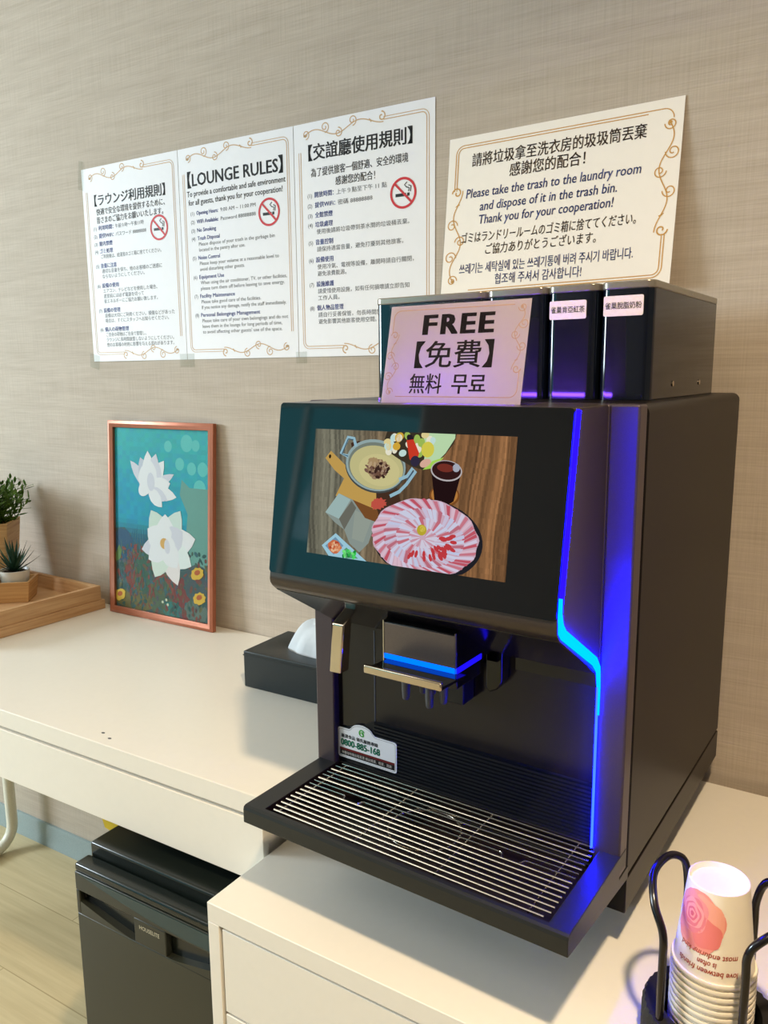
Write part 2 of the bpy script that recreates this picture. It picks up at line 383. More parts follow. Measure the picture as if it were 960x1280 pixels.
# ------------------------------------------------------------------ coffee machine
YM = math.radians(-3.2257)
PV = Vector((1.19, -0.2, ZK))
mroot = empty('coffee_machine', Matrix.Rotation(YM, 3, 'Z') @ PV, YM)
tag(mroot, 'black automatic coffee machine with food picture on its screen and blue light strip', 'coffee machine')
mO = -PV
def MM(): return MBo(mO)
XL, XR, ZB, ZT, YR = 0.988, 1.392, 0.7165, 1.2668, 0.048
def rounded_case(x0, x1, z0, z1, r, n=5):
    P = [(x0, z0), (x1, z0)]
    P += [(x1 - r + r * math.cos(a), z1 - r + r * math.sin(a)) for a in [PI / 2 * k / n for k in range(n + 1)]]
    P += [(x0 + r - r * math.sin(a), z1 - r + r * math.cos(a)) for a in [PI / 2 * k / n for k in range(n + 1)]]
    return P
b = MM(); b.prism(rounded_case(XL, XR, 0.7608, ZT, .010), 'y', -0.389, YR); b.build('body', 'case', mroot, bevel=.003, smooth=40)
b = MM(); b.box(XL + .001, XR, -0.389, YR, ZB, 0.7585); b.build('base_panel', 'case', mroot, bevel=.0015)
for x in (1.045, 1.333):
    for y in (-0.300, -0.03):
        MM().lathe([(.0, 0), (.017, 0), (.02, .004), (.02, .045), (.016, .05), (0, .05)], (x, y, ZK), 24).build('foot', 'rubber', mroot, smooth=40)
YF = -0.4158
b = MM(); b.box(XL + .004, XR - .004, -0.396, -0.388, 0.7608, ZT - .003); b.build('seam_shade', 'gap_shade', mroot)  # dark strip in the open groove, its shade put in as colour
# front frame: two columns and the head above the brewing bay
XI, XI2 = 1.3625, 1.0172
b = MM()
b.box(XI, XR, YF, -0.392, 0.774, ZT); b.box(XL, XI2, YF, -0.392, 0.774, ZT); b.box(XI2, XI, YF, -0.392, 1.0, ZT)
b.build('front_frame', 'frame_m', mroot, bevel=.0022)
# brewing bay
b = MM(); b.box(XI2, XI, -0.4055, -0.395, 0.80, 0.9995); b.build('bay_panel', 'panel', mroot)
b = MM(); b.box(1.0735, 1.0752, -0.4062, -0.4054, 0.866, 0.985); b.build('panel_seam', 'greyplastic', mroot)
b = MM(); z = .8005; prof = [(-0.4055, .80)]
while z < .863:
    prof += [(-0.4085, z), (-0.4085, z + .0026), (-0.4062, z + .0036), (-0.4062, z + .0044)]; z += .0046
prof += [(-0.4085, .8655), (-0.4055, .8665)]
b.prism(prof, 'x', 1.074, XI)
b.prism([(XI2, .80), (1.074, .80), (1.074, .8665), (1.050, .853), (XI2, .845)], 'y', -0.4075, -0.4055); b.build('splash_panel', 'rib', mroot)
b = MM(); b.box(1.20, XI, -0.4068, -0.4054, .9755, .9895); b.build('slide_rail', 'glossblack', mroot)
# hood with glass front
HT, HB = (-0.4991, ZT), (-0.5282, 1.0790)
def front_y(z): return HT[0] + (HB[0] - HT[0]) * (HT[1] - z) / (HT[1] - HB[1])
prof = [(-0.4159, ZT), (-0.4985, ZT), (-0.5278, 1.0792), (-0.5285, 1.0755), (-0.5292, 1.0715), (-0.5285, 1.0670), (-0.5255, 1.0625), (-0.520, 1.0575), (-0.4159, .9935)]
HX0, HX1 = 1.0175, 1.3612
b = MM(); b.prism(prof, 'x', HX0, HX1); b.build('hood', 'lip', mroot, bevel=.001, smooth=50)
b = MM(); b.prism([(-0.5198, 1.0566), (-0.4155, .9926), (-0.4155, .9934), (-0.5200, 1.0574)], 'x', HX0 + .002, HX1 - .002); b.build('hood_underside', 'panel', mroot)
# gloss side panels of the hood
sp = [(-0.417, ZT - .002), (-0.494, ZT - .002), (-0.5225, 1.0790), (-0.515, 1.068), (-0.417, 1.0075)]
b = MM(); b.prism(sp, 'x', HX1, HX1 + .0006); b.build('hood_side', 'frame_m', mroot)
# glass front: rounded rectangle slightly proud of the hood
def on_front(x, s, lift=0):  # s = distance down from the top edge, along the slope
    L = math.hypot(HB[0] - HT[0], HB[1] - HT[1]); ny, nz = -(HT[1] - HB[1]) / L, -(HB[0] - HT[0]) / L * -1
    t = s / L; ny, nz = -(HT[1] - HB[1]) / L, (HT[0] - HB[0]) / L
    return Vector((x, HT[0] + (HB[0] - HT[0]) * t + ny * lift, HT[1] + (HB[1] - HT[1]) * t + nz * lift)) + mO
LF = math.hypot(HB[0] - HT[0], HB[1] - HT[1])
def rrect(x0, x1, y0, y1, r, n=5):
    P = []
    for cx, cy, a in ((x1 - r, y1 - r, 0), (x0 + r, y1 - r, PI / 2), (x0 + r, y0 + r, PI), (x1 - r, y0 + r, 1.5 * PI)):
        P += [(cx + r * math.cos(a + PI / 2 * k / n), cy + r * math.sin(a + PI / 2 * k / n)) for k in range(n + 1)]
    return P
m_ = MB(); out = rrect(HX0 + .0004, HX1 - .001, .0004, LF, .004)
m_.loft([[on_front(x, s, .0001) for x, s in out], [on_front(x, s, .0016) for x, s in out]]); glass = m_.build('display_glass', 'glossblack', mroot)
# ---- picture on the screen
SX0, SX1 = 1.0705, 1.3080; SS0 = math.hypot(HT[0] + .5030, HT[1] - 1.2395); SS1 = SS0 + .1345
SWd, SH_ = SX1 - SX0, SS1 - SS0
pt = Painter(lambda u, v, k: on_front(SX0 + min(max(u, 0), 1.766) / 1.766 * SWd, SS0 + (1 - min(max(v, 0), 1)) * SH_, .0017 + k), .00002)
def scr(r, g, b): return rgb(r, g, b)
NX, NY = 190, 26
tb1 = [random.gauss(0, 1) for _ in range(400)]; tb2 = [random.gauss(0, 1) for _ in range(400)]
def tab(t, x):
    x = x % 390; i = int(x); f = x - i; return t[i] * (1 - f) + t[i + 1] * f
for i in range(NX):
    for j in range(NY):
        u, v = i / NX * 1.766, j / NY; q = u / 1.766
        uu = u + (.10 * v if q < .5 else -.02 * v) + .02 * math.sin(5 * v + 4 * u) + 1
        g = .5 + .13 * tab(tb1, uu * 70 + int(v * 6) * .15) + .11 * tab(tb2, uu * 22) + random.uniform(-.06, .06)
        t = min(1, max(0, (q - .15) / .5)); c = [a_ * (1 - t) + b_ * t for a_, b_ in zip((132, 130, 112), (146, 104, 68))]
        f = max(.25, .5 + .85 * g) * (.9 if q < .3 else 1)
        if .38 < q < .68 and .3 < v < .8: f *= .72
        pt.poly([(u, v), (u + 1.766 / NX, v), (u + 1.766 / NX, v + 1 / NY), (u, v + 1 / NY)], scr(*[min(255, x * f) for x in c]))
pt.layer()
pt.poly([(.36, .90), (.44, .92), (.80, .62), (.95, .30), (.72, .22), (.55, .35), (.35, .55), (.42, .72)], scr(70, 48, 36)); pt.layer()   # shade side of board
pt.poly([(.12, .77), (.17, .83), (.33, .72), (.62, .68), (.66, .30), (.50, .36), (.25, .48), (.32, .62), (.22, .68)], scr(196, 158, 84)); pt.layer()  # board
pt.ellipse(.165, .785, .012, .016, scr(40, 30, 20)); 
pt.poly([(.16, .34), (.28, .50), (.42, .46), (.52, .40), (.66, .34), (.60, .14), (.52, .06), (.42, .12), (.36, .22), (.26, .27)], scr(140, 152, 146)); pt.layer()   # cloth
pt.poly([(.16, .34), (.28, .50), (.40, .46), (.30, .30)], scr(160, 186, 184)); pt.poly([(.36, .22), (.30, .30), (.41, .45), (.46, .40)], scr(108, 108, 98)); pt.poly([(.45, .38), (.62, .34), (.55, .14), (.44, .16)], scr(150, 160, 150)); pt.layer()
pt.poly([(.42, .46), (.66, .40), (.70, .30), (.55, .33)], scr(122, 78, 42)); pt.ellipse(.66, .45, .075, .045, scr(196, 84, 70), .2, jit=.2); pt.layer()
pt0 = pt.f; pt.f = lambda u, v, k: pt0(u + .045, v + .075, k)
# pot
pt.ellipse(.56, .655, .285, .20, scr(70, 76, 76), -.12, 40); pt.layer(); pt.ellipse(.56, .665, .28, .195, scr(150, 172, 172), -.12, 40); pt.layer()
pt.ellipse(.565, .66, .262, .178, scr(120, 130, 120), -.12, 40); pt.layer(); pt.ellipse(.57, .648, .25, .165, scr(196, 190, 136), -.12, 40); pt.layer()
pt.ellipse(.60, .63, .19, .12, scr(206, 198, 142), -.12, 34); pt.layer()
for (x, y, rx, ry, c) in ((.585, .64, .105, .07, (150, 122, 92)), (.61, .63, .075, .05, (112, 82, 66)), (.54, .69, .05, .035, (170, 142, 104)), (.63, .64, .04, .03, (176, 150, 130))): pt.ellipse(x, y, rx, ry, scr(*c), .1, 22, .15); pt.layer()
for k in range(60):
    a = random.uniform(0, 2 * PI); r = random.uniform(0, 1) ** .6; pt.ellipse(.585 + .11 * r * math.cos(a), .64 + .075 * r * math.sin(a), random.uniform(.012, .03), random.uniform(.006, .014), random.choice([scr(92, 62, 48), scr(158, 132, 104), scr(60, 40, 34), scr(186, 160, 126), scr(120, 90, 78)]), random.uniform(0, PI), 8)
    if k % 6 == 0: pt.layer()
pt.layer()
pt.stroke([(.30, .72), (.23, .74), (.29, .87), (.345, .86), (.37, .80)], .028, scr(150, 190, 206)); pt.stroke([(.79, .57), (.86, .60), (.90, .66), (.93, .64), (.86, .54), (.80, .48), (.72, .44)], .026, scr(150, 190, 206)); pt.layer()
pt.stroke([(.30, .72), (.24, .735), (.29, .855), (.34, .85)], .009, scr(60, 90, 110)); pt.stroke([(.86, .57), (.91, .64)], .012, scr(70, 90, 110)); pt.layer()
pt.f = lambda u, v, k: pt0(u + .035, v + (.0 if v > .7 else .0), k)
# fruit plate, top centre
pt.poly([(.66, 1), (.64, .93), (.70, .84), (.78, .80), (.90, .75), (1.00, .73), (1.10, .78), (1.17, .84), (1.24, .93), (1.26, 1)], scr(60, 52, 40)); pt.layer()
pt.poly([(.98, 1), (1.01, .86), (1.00, .75), (1.08, .76), (1.18, .86), (1.25, .97), (1.25, 1)], scr(190, 222, 176)); pt.layer()
for k in range(30):
    a = random.uniform(.64, 1.08); v = random.uniform(.84, .99)
    pt.ellipse(a, v, random.uniform(.02, .04), random.uniform(.02, .035), random.choice([scr(226, 210, 150), scr(196, 226, 220), scr(214, 170, 60), scr(236, 232, 210), scr(40, 30, 40), scr(160, 190, 90)]), random.uniform(0, PI), 14)
    if k % 5 == 0: pt.layer()
pt.layer(); pt.poly([(.84, .94), (.90, .95), (.96, .85), (.94, .78), (.88, .80)], scr(206, 60, 40)); pt.layer(); pt.ellipse(1.03, .88, .055, .058, scr(216, 206, 80), 0, 20); pt.ellipse(.93, .79, .04, .04, scr(50, 44, 66), 0, 16); pt.ellipse(1.02, .78, .05, .03, scr(222, 176, 156), .4, 16); pt.poly([(1.00, .73), (1.10, .75), (1.17, .83), (1.08, .80)], scr(170, 216, 90)); pt.layer()
# coaster and glass
pt.ellipse(1.20, .555, .125, .082, scr(128, 78, 38), .05, 30); pt.layer(); pt.ellipse(1.20, .56, .11, .07, scr(186, 126, 62), .05, 30); pt.layer(); pt.ellipse(1.20, .57, .075, .046, scr(96, 56, 30), .05, 24); pt.layer()
pt.poly([(1.075, .73), (1.325, .73), (1.28, .52), (1.24, .495), (1.16, .495), (1.12, .52)], scr(34, 18, 20)); pt.layer(); pt.ellipse(1.20, .735, .13, .075, scr(190, 184, 186), -.05, 34); pt.layer(); pt.ellipse(1.20, .738, .12, .067, scr(52, 26, 26), -.05, 34); pt.layer(); pt.ellipse(1.19, .755, .07, .03, scr(120, 50, 40), -.05, 18); pt.ellipse(1.28, .76, .03, .03, scr(170, 176, 190), .3, 12); pt.layer()
pt.f = pt0
# meat plate
def clip(u, v): return (min(max(u, 0), 1.766), min(max(v, 0), 1))
pc, pr_ = (1.085, .235), (.455, .285)
pt.poly([clip(pc[0] + .02 + (pr_[0] + .015) * math.cos(t), pc[1] - .012 + (pr_[1] + .012) * math.sin(t)) for t in [2 * PI * k / 48 for k in range(48)]], scr(34, 34, 40)); pt.layer()
pt.poly([clip(pc[0] + pr_[0] * (1 + .02 * math.sin(13 * t)) * math.cos(t), pc[1] + pr_[1] * (1 + .02 * math.sin(11 * t)) * math.sin(t)) for t in [2 * PI * k / 64 for k in range(64)]], scr(206, 172, 190)); pt.layer()
for (r0, r1, n, cs) in ((.72, .99, 54, ((196, 88, 104), (216, 206, 228), (204, 122, 138), (222, 190, 206))), (.48, .76, 40, ((198, 204, 232), (206, 196, 220), (190, 112, 128), (208, 210, 232))), (.22, .52, 30, ((206, 210, 234), (200, 112, 126), (214, 204, 224))), (.06, .27, 20, ((214, 208, 226), (206, 150, 166)))):
    for k in range(n):
        a = 2 * PI * (k + random.uniform(-.2, .2)) / n; da = 2 * PI / n * .36; tw = .22
        c = cs[k % len(cs)] if random.random() < .75 else random.choice(cs)
        P = [(r0, a - da), (r1, a - da + tw), (r1 * random.uniform(.97, 1.03), a + tw), (r1, a + da + tw), (r0, a + da)]
        pt.poly([clip(pc[0] + pr_[0] * r * math.cos(t), pc[1] + pr_[1] * r * math.sin(t)) for r, t in P], scr(*c))
    pt.layer()
for k in range(26):
    a = random.uniform(-2.0, .3); r = random.uniform(.35, .6); pt.ellipse(*clip(pc[0] + pr_[0] * r * math.cos(a), max(.03, pc[1] + pr_[1] * r * math.sin(a))), .03, .014, scr(196, 60, 66), a, 8)
pt.layer(); pt.ellipse(1.07, .29, .042, .04, scr(190, 170, 50), 0, 18); pt.ellipse(1.075, .30, .024, .024, scr(222, 206, 90), 0, 14); pt.layer()
# sauce tray
pt.poly([(.155, .075), (.285, .185), (.60, .0), (.23, .0)], scr(160, 206, 224)); pt.layer(); pt.poly([(.19, .075), (.285, .155), (.37, .095), (.28, .015)], scr(116, 150, 176)); pt.poly([(.36, .05), (.40, .085), (.52, .012), (.40, .0)], scr(96, 160, 120)); pt.layer()
pt.ellipse(.285, .075, .065, .055, scr(206, 112, 72), 0, 16, .15); pt.layer()
for k in range(26): pt.ellipse(.285 + random.uniform(-.05, .05), .075 + random.uniform(-.04, .04), .012, .01, random.choice([scr(226, 150, 106), scr(176, 60, 40), scr(236, 190, 150)]), random.uniform(0, 3), 7)
for k in range(24): pt.ellipse(.435 + random.uniform(-.06, .06), .04 + random.uniform(-.03, .02), .018, .012, random.choice([scr(60, 206, 90), scr(120, 236, 130), scr(30, 140, 60)]), random.uniform(0, 3), 7)
pt.build('display', 'screen', mroot)['label'] = 'lit screen showing a hot pot, a plate of meat slices and a glass'
# ---- light strip along the hood edge, bevel and column
def ribbon(mm, outer, inner, x0, x1):
    for (a, b_), (c, d) in zip(zip(outer, inner), zip(outer[1:], inner[1:])): mm.prism([a, c, d, b_], 'x', x0, x1)
mm = MM(); ribbon(mm, [(-0.4988, 1.2650), (-0.5275, 1.0860)], [(-0.4958, 1.2640), (-0.5248, 1.0860)], HX1 - .0002, HX1 + .0030)
mm.build('light_strip', 'led_blue', mroot)
mm = MM(); ribbon(mm, [(-0.5270, 1.1000), (-0.5280, 1.0840), (-0.5268, 1.0670), (-0.5200, 1.0600), (-0.4340, 1.0085), (-0.4225, .9980), (-0.4180, .9800), (-0.4176, .9500)],
                   [(-0.5266, 1.1000), (-0.5264, 1.0860), (-0.5225, 1.0755), (-0.5155, 1.0680), (-0.4305, 1.0165), (-0.4190, 1.0030), (-0.4168, .9800), (-0.4172, .9500)], HX1 - .0002, HX1 + .0034)
mm.build('light_strip', 'led_cyan', mroot)
mm = MM(); mm.box(HX1 - .0002, HX1 + .0012, YF - .0030, YF + .001, .8005, .9800); mm.build('light_strip', 'led_line', mroot)
# ---- brewing head
bh = MM(); bh.prism([(-0.499, .9955), (-0.499, 1.036), (-0.489, 1.0415), (-0.41, 1.0415), (-0.41, .9955)], 'x', 1.153, 1.2425)
brew = bh.build('brewing_head', 'glossblack', mroot, bevel=.0008)
MM().prism([(1.1545, 1.0012), (1.2410, 1.0012), (1.2410, 1.0355), (1.1545, 1.0355)], 'y', -0.5005, -0.4992).build('face_plate', 'headplate', brew, bevel=.0004)
MM().box(1.1532, 1.1543, -0.5010, -0.4990, .978, 1.038).build('edge_trim', 'steel', brew)
MM().box(1.2412, 1.2424, -0.5008, -0.4990, .9955, 1.038).build('edge_trim', 'headplate', brew)
MM().box(1.1550, 1.2424, -0.5008, -0.4985, .9955, 1.0008).build('light_bar', 'led_head', brew)
MM().box(1.2424, 1.2432, -0.4985, -0.4450, .9952, 1.0010).build('light_bar', 'led_side', brew)
MM().box(1.153, 1.2425, -0.4980, -0.445, .9780, .9953).build('nozzle_block', 'glossblack', brew, bevel=.001)
MM().prism([(-0.4955, .9925), (-0.543, .9955), (-0.543, .9985), (-0.4955, .9953)], 'x', 1.159, 1.252).build('height_grip', 'glossblack', brew)
MM().box(1.159, 1.2515, -0.5455, -0.5405, .9938, 1.0028).build('grip_bar', 'chrome', brew, bevel=.0015)
for x, y, z0 in ((1.1650, -.474, .9415), (1.1800, -.462, .948), (1.1955, -.474, .9385), (1.2095, -.468, .9445), (1.1875, -.455, .946)):
    MM().lathe([(0.0, 0), (.0030, 0), (.0040, .002), (.0048, .012), (.0055, .9785 - z0)], (x, y, z0), 16).build('nozzle', 'greyplastic', brew, smooth=50)
MM().prism([(1.238, .955), (1.243, .950), (1.252, .955), (1.2575, .965), (1.2575, .999), (1.238, 1.004)], 'y', -0.4250, -0.4066).build('slide_carriage', 'glossblack', brew, bevel=.0015)
MM().box(1.187, 1.214, -0.432, -0.4066, .9300, .9785).build('hose_cover', 'rib', brew, bevel=.001)
# ---- hot water spout: square chrome tube leaving the underside of the hood
w2 = .0078
def sq(c, d):  # ring across the tube at c, tilt d in the y-z plane
    return [(c[0] - w2, c[1] - d[0], c[2] - d[1]), (c[0] + w2, c[1] - d[0], c[2] - d[1]), (c[0] + w2, c[1] + d[0], c[2] + d[1]), (c[0] - w2, c[1] + d[0], c[2] + d[1])]
sm = MM(); sm.loft([sq((1.0960, -.505, .9700), (.0080, 0)), sq((1.1015, -.505, 1.0300), (.0080, .0033)), sq((1.1065, -.482, 1.0520), (.0057, .0060))])
sm.build('hot_water_spout', 'chrome', mroot, bevel=.003, smooth=50)
# ---- drip tray and grate
TX0, TX1, TY0, TZ = 0.9915, 1.3925, -0.5595, 0.7992
WX0, WX1, WY0, WY1 = 1.0185, 1.3700, -0.5505, -0.4095
dt = MM(); dt.prism([(TY0 + .004, TZ), (TY0 + .001, TZ - .0015), (TY0, TZ - .005), (TY0, .7780), (TY0 + .002, .7770), (-0.386, .7580), (-0.386, .7735), (YF, .7735), (YF, .7800), (-0.396, .7800), (-0.396, TZ)], 'x', TX0, TX1)
tray = dt.build('drip_tray', ['tray', 'well'], mroot)
ct = MM(); ct.prism([(WY0, .90), (WY0, .7805), (WY1, .7680), (WY1, .90)], 'x', WX0, WX1); ct.mi = 1
cut = ct.build('cutter', ['well', 'well'], mroot)
md = tray.modifiers.new('well', 'BOOLEAN'); md.operation = 'DIFFERENCE'; md.object = cut; md.solver = 'EXACT'; md.material_mode = 'TRANSFER'
bpy.context.view_layer.update()
me_ = bpy.data.meshes.new_from_object(tray.evaluated_get(bpy.context.evaluated_depsgraph_get()))
tray.modifiers.clear(); tray.data = me_; bpy.data.objects.remove(cut)
md = tray.modifiers.new('edge', 'BEVEL'); md.width = .0007; md.segments = 2; md.limit_method = 'ANGLE'; md.angle_limit = math.radians(50)
gm = MM(); GZ = .7970; GX0, GX1 = 1.0215, 1.3660
ys = [-0.5430 + (0.5430 - 0.4115) * k / 15 for k in range(16)]
def arc(c, r, a0, a1, n=6): return [(c[0] + r * math.cos(a0 + (a1 - a0) * k / n), c[1] + r * math.sin(a0 + (a1 - a0) * k / n), GZ) for k in range(n + 1)]
for k, y in enumerate(ys):
    if k == 8:
        for a, b_ in ((GX0, 1.0745), (1.1055, 1.2835), (1.3130, GX1)): gm.tube([(a, y, GZ), (b_, y, GZ)], .00125, 6)
    else: gm.tube([(GX0 + (.004 if k in (0, 15) else 0), y, GZ), (GX1 - (.004 if k in (0, 15) else 0), y, GZ)], .00125, 6)
for cx in (1.0900, 1.2982):    # finger notches
    gm.tube([(cx - .0160, ys[8], GZ), (cx - .0125, ys[8] - .0015, GZ), (cx - .0105, ys[7] + .002, GZ), (cx - .010, ys[7], GZ)], .00135, 6)
    gm.tube([(cx + .0160, ys[8], GZ), (cx + .0125, ys[8] - .0015, GZ), (cx + .0105, ys[7] + .002, GZ), (cx + .010, ys[7], GZ)], .00135, 6)
for x in (1.0310, 1.1395, 1.2425, 1.3460): gm.tube([(x, ys[0], GZ - .0021), (x, ys[15], GZ - .0021)], .0011, 6)
gm.build('grate', 'steel', tray, smooth=60)
rg = MM(); rg.tube([(1.1915 + .041 * math.cos(t), -0.478 + .041 * math.sin(t), GZ - .0030) for t in [2 * PI * k / 40 for k in range(41)]], .0013, 6)
rg.build('cup_ring', 'steel', tray, smooth=60)
# ---- service sticker on the splash panel
SKX0, SKX1, SKZ0, SKZ1 = 1.0176, 1.1090, .8065, .8472
def stick_out(inset):
    x0, x1, z0, z1, r = SKX0 + inset, SKX1 - inset, SKZ0 + inset, SKZ1 - inset, .003
    P = [(x0, z0 + r), (x0 + .0009, z0 + .0009), (x0 + r, z0), (x1 - r, z0), (x1 - .0009, z0 + .0009), (x1, z0 + r), (x1, z1 - r), (x1 - .0009, z1 - .0009), (x1 - r, z1)]
    xc = 1.0560; R = .0175
    P += [(1.0765, z1)] + [(xc + R * math.cos(a), z1 + .0098 * math.sin(a)) for a in [PI * k / 12 for k in range(1, 12)]] + [(1.0355, z1)]
    P += [(x0 + r, z1), (x0 + .0009, z1 - .0009), (x0, z1 - r)]
    return P
stk = MM(); stk.prism(stick_out(0), 'y', -0.4094, -0.4088); stk = stk.build('service_sticker', 'paper', mroot)
pt = Painter(lambda u, v, k: Vector((u, -0.4095 - k, v)) + mO, .00004); pt.layer()
ol = stick_out(.0018); pt.stroke(ol + [ol[0]], .0004, rgb(120, 120, 116))
pt.poly([(SKX0 + .003, SKZ0 + .0035), (SKX1 - .003, SKZ0 + .0035), (SKX1 - .003, SKZ0 + .0125), (SKX0 + .003, SKZ0 + .0125)], rgb(24, 18, 18)); pt.layer()
pt.poly([(SKX0 + .003, SKZ0 + .0105), (SKX1 - .003, SKZ0 + .0105), (SKX1 - .003, SKZ0 + .0135), (SKX0 + .003, SKZ0 + .0135)], rgb(110, 28, 28)); pt.layer()
pt.text('嚴選食品 領先服務專線', SKX0 + .0055, .8345, .0055, rgb(26, 26, 26), .058, bold=.03)
pt.text('0800-885-168', SKX0 + .005, .8235, .0125, rgb(30, 160, 120), .062, bold=.045)
pt.text('無糖咖啡機出租買賣 機台維護．租賃．買斷', SKX0 + .006, SKZ0 + .0055, .0045, rgb(214, 206, 200), .078)
pt.ring(1.0560, .8465, .0032, .0048, rgb(66, 170, 60), 24, .4, 5.6); pt.ellipse(1.0575, .8462, .0015, .003, rgb(66, 170, 60), .5, 14); pt.ellipse(1.0535, .8462, .001, .0022, rgb(120, 200, 90), -.4, 12)
pt.build('lettering', 'ink', stk)

# ------------------------------------------------------------------ powder canisters on the machine
ZCb, ZCt, YCf, YCb = ZT + .0004, 1.3935, -0.3030, -0.0130
def canister(x0, x1, label, text=None, lab=None, screws=False):
    loc = Matrix.Rotation(YM, 3, 'Z') @ Vector(((x0 + x1) / 2, -.16, ZCb)); r = empty('powder_canister', loc, YM)
    off = -Vector(((x0 + x1) / 2, -.16, ZCb)); tag(r, label, 'canister', 'powder canisters on the coffee machine')
    rr = .010
    def outl(e=0):
        P = [(x1 - e, YCb - e), (x0 + e, YCb - e)]
        P += [(x0 + e + rr - rr * math.cos(a), YCf + e + rr - rr * math.sin(a)) for a in [PI / 2 * k / 5 for k in range(6)]]
        P += [(x1 - e - rr + rr * math.sin(a), YCf + e + rr - rr * math.cos(a)) for a in [PI / 2 * k / 5 for k in range(6)]]
        return P
    b = MBo(off); b.prism(outl(.0006), 'z', ZCb, ZCt - .0085); body = b.build('body', 'canister', r, smooth=45)
    b = MBo(off); b.prism(outl(0), 'z', ZCt - .0085, ZCt); b.build('lid', 'lid', r, bevel=.0015, smooth=45)
    if text:
        lx0, lx1, lz0, lz1 = lab; b = MBo(off); P = rrect(lx0, lx1, lz0, lz1, .002, 3)
        b.prism(P, 'y', YCf - .0006, YCf + .0003); l_ = b.build('paper_label', 'label', r)
        q = Painter(lambda u, v, k: Vector((u, YCf - .0008 - k, v)) + off)
        q.text(text, (lx0 + lx1) / 2, (lz0 + lz1) / 2 - .0026, .0078, rgb(30, 26, 28), (lx1 - lx0) * .92, 'C', .01); q.build('lettering', 'ink', l_)
    if screws:
        for y in (-.2131, -.0878):
            b = MBo(off); b.lathe([(0, .0)], (0, 0, 0), 3) if False else None
            b.tube([(x1 - .0008, y, 1.2835), (x1 + .0006, y, 1.2835)], .0032, 16); b.build('screw', 'chrome', r, smooth=40)
    return r
canister(1.0080, 1.1665, 'widest dark powder canister at the left end behind the FREE sign')
canister(1.1690, 1.2440, 'dark powder canister with no label between the wide one and the tea one')
canister(1.2465, 1.3060, 'dark powder canister labelled for black tea', '雀巢肯亞紅茶', (1.2505, 1.2935, 1.3560, 1.3763))
canister(1.3085, 1.3670, 'dark powder canister labelled for skim milk powder at the right end', '雀巢脫脂奶粉', (1.3130, 1.3562, 1.3568, 1.3782), True)

# ------------------------------------------------------------------ paper goods
GOLD = rgb(206, 170, 128); GOLD2 = rgb(196, 150, 92)
BLK, BLU, RED = rgb(44, 44, 46), rgb(66, 88, 172), rgb(206, 48, 56)
def spiral(cx, cy, r, a0, turns, n=26, sgn=1):
    return [(cx + r * (1 - .8 * k / n) * math.cos(a0 + sgn * turns * 2 * PI * k / n), cy + r * (1 - .8 * k / n) * math.sin(a0 + sgn * turns * 2 * PI * k / n)) for k in range(n + 1)]
def scroll(p, P0, P1, amp, wd, col, flip=1):
    """vine of curls running from P0 to P1"""
    ux, uy = P1[0] - P0[0], P1[1] - P0[1]; L = math.hypot(ux, uy); ux, uy = ux / L, uy / L; nx, ny = -uy * flip, ux * flip
    T = lambda a, b: (P0[0] + ux * a + nx * b, P0[1] + uy * a + ny * b)
    p.stroke([T(a * L, amp * .55 * math.sin(a * 3.5 * PI) * (1 - .25 * a)) for a in [k / 48 for k in range(49)]], wd, col)
    for (a, s, sg, r) in ((.0, .25, 1, .75), (.25, .75, 1, .9), (.42, -.55, -1, .8), (.60, .75, 1, .85)):
        c = (a * L + .03 * L, s * amp * .75); p.stroke([T(x, y) for x, y in spiral(c[0], c[1], amp * r * .72, -PI / 2 * sg, 1.35, 26, sg)], wd, col)
    p.stroke([T(x, y) for x, y in spiral(L * .98, amp * .2, amp * .55, PI / 2, 1.1, 20, -1)], wd * 1.3, col)
    p.stroke([T(.86 * L, -.1 * amp), T(.83 * L, .3 * amp)], wd * 2.2, col, True)
    p.ellipse(*T(.02 * L, amp * .1), amp * .2, amp * .14, col, 0, 10)
def dbl(p, pts, gap, wd, col):
    p.stroke(pts, wd, col)
def corner(x, y, r, a0, n=6): return [(x + r * math.cos(a0 + PI / 2 * k / n), y + r * math.sin(a0 + PI / 2 * k / n)) for k in range(n + 1)]
def portrait_border(p, W_, H_):
    for i, (m, wd) in enumerate(((.040 * W_, .004 * W_), (.055 * W_, .005 * W_))):
        r = .045 * W_ - (m - .04 * W_)
        top = H_ - m - .008 * H_; bot = m + .008 * H_
        p.stroke([(.66 * W_, top)] + [(x, y) for x, y in corner(W_ - m - r, top - r, r, PI / 2)][::1][::-1][::-1] if False else [(.66 * W_, top), (W_ - m - r, top)] + corner(W_ - m - r, top - r, r, 0)[::-1] + [(W_ - m, bot + r + .05 * H_)], wd, GOLD)
        p.stroke([(.36 * W_, bot), (m + r, bot)] + corner(m + r, bot + r, r, PI)[::-1] + [(m, top - r - .05 * H_)], wd, GOLD)
    scroll(p, (.08 * W_, H_ - .055 * H_), (.66 * W_, H_ - .040 * H_), .036 * H_, .006 * W_, GOLD)
    scroll(p, (.92 * W_, .055 * H_), (.36 * W_, .040 * H_), .036 * H_, .006 * W_, GOLD)
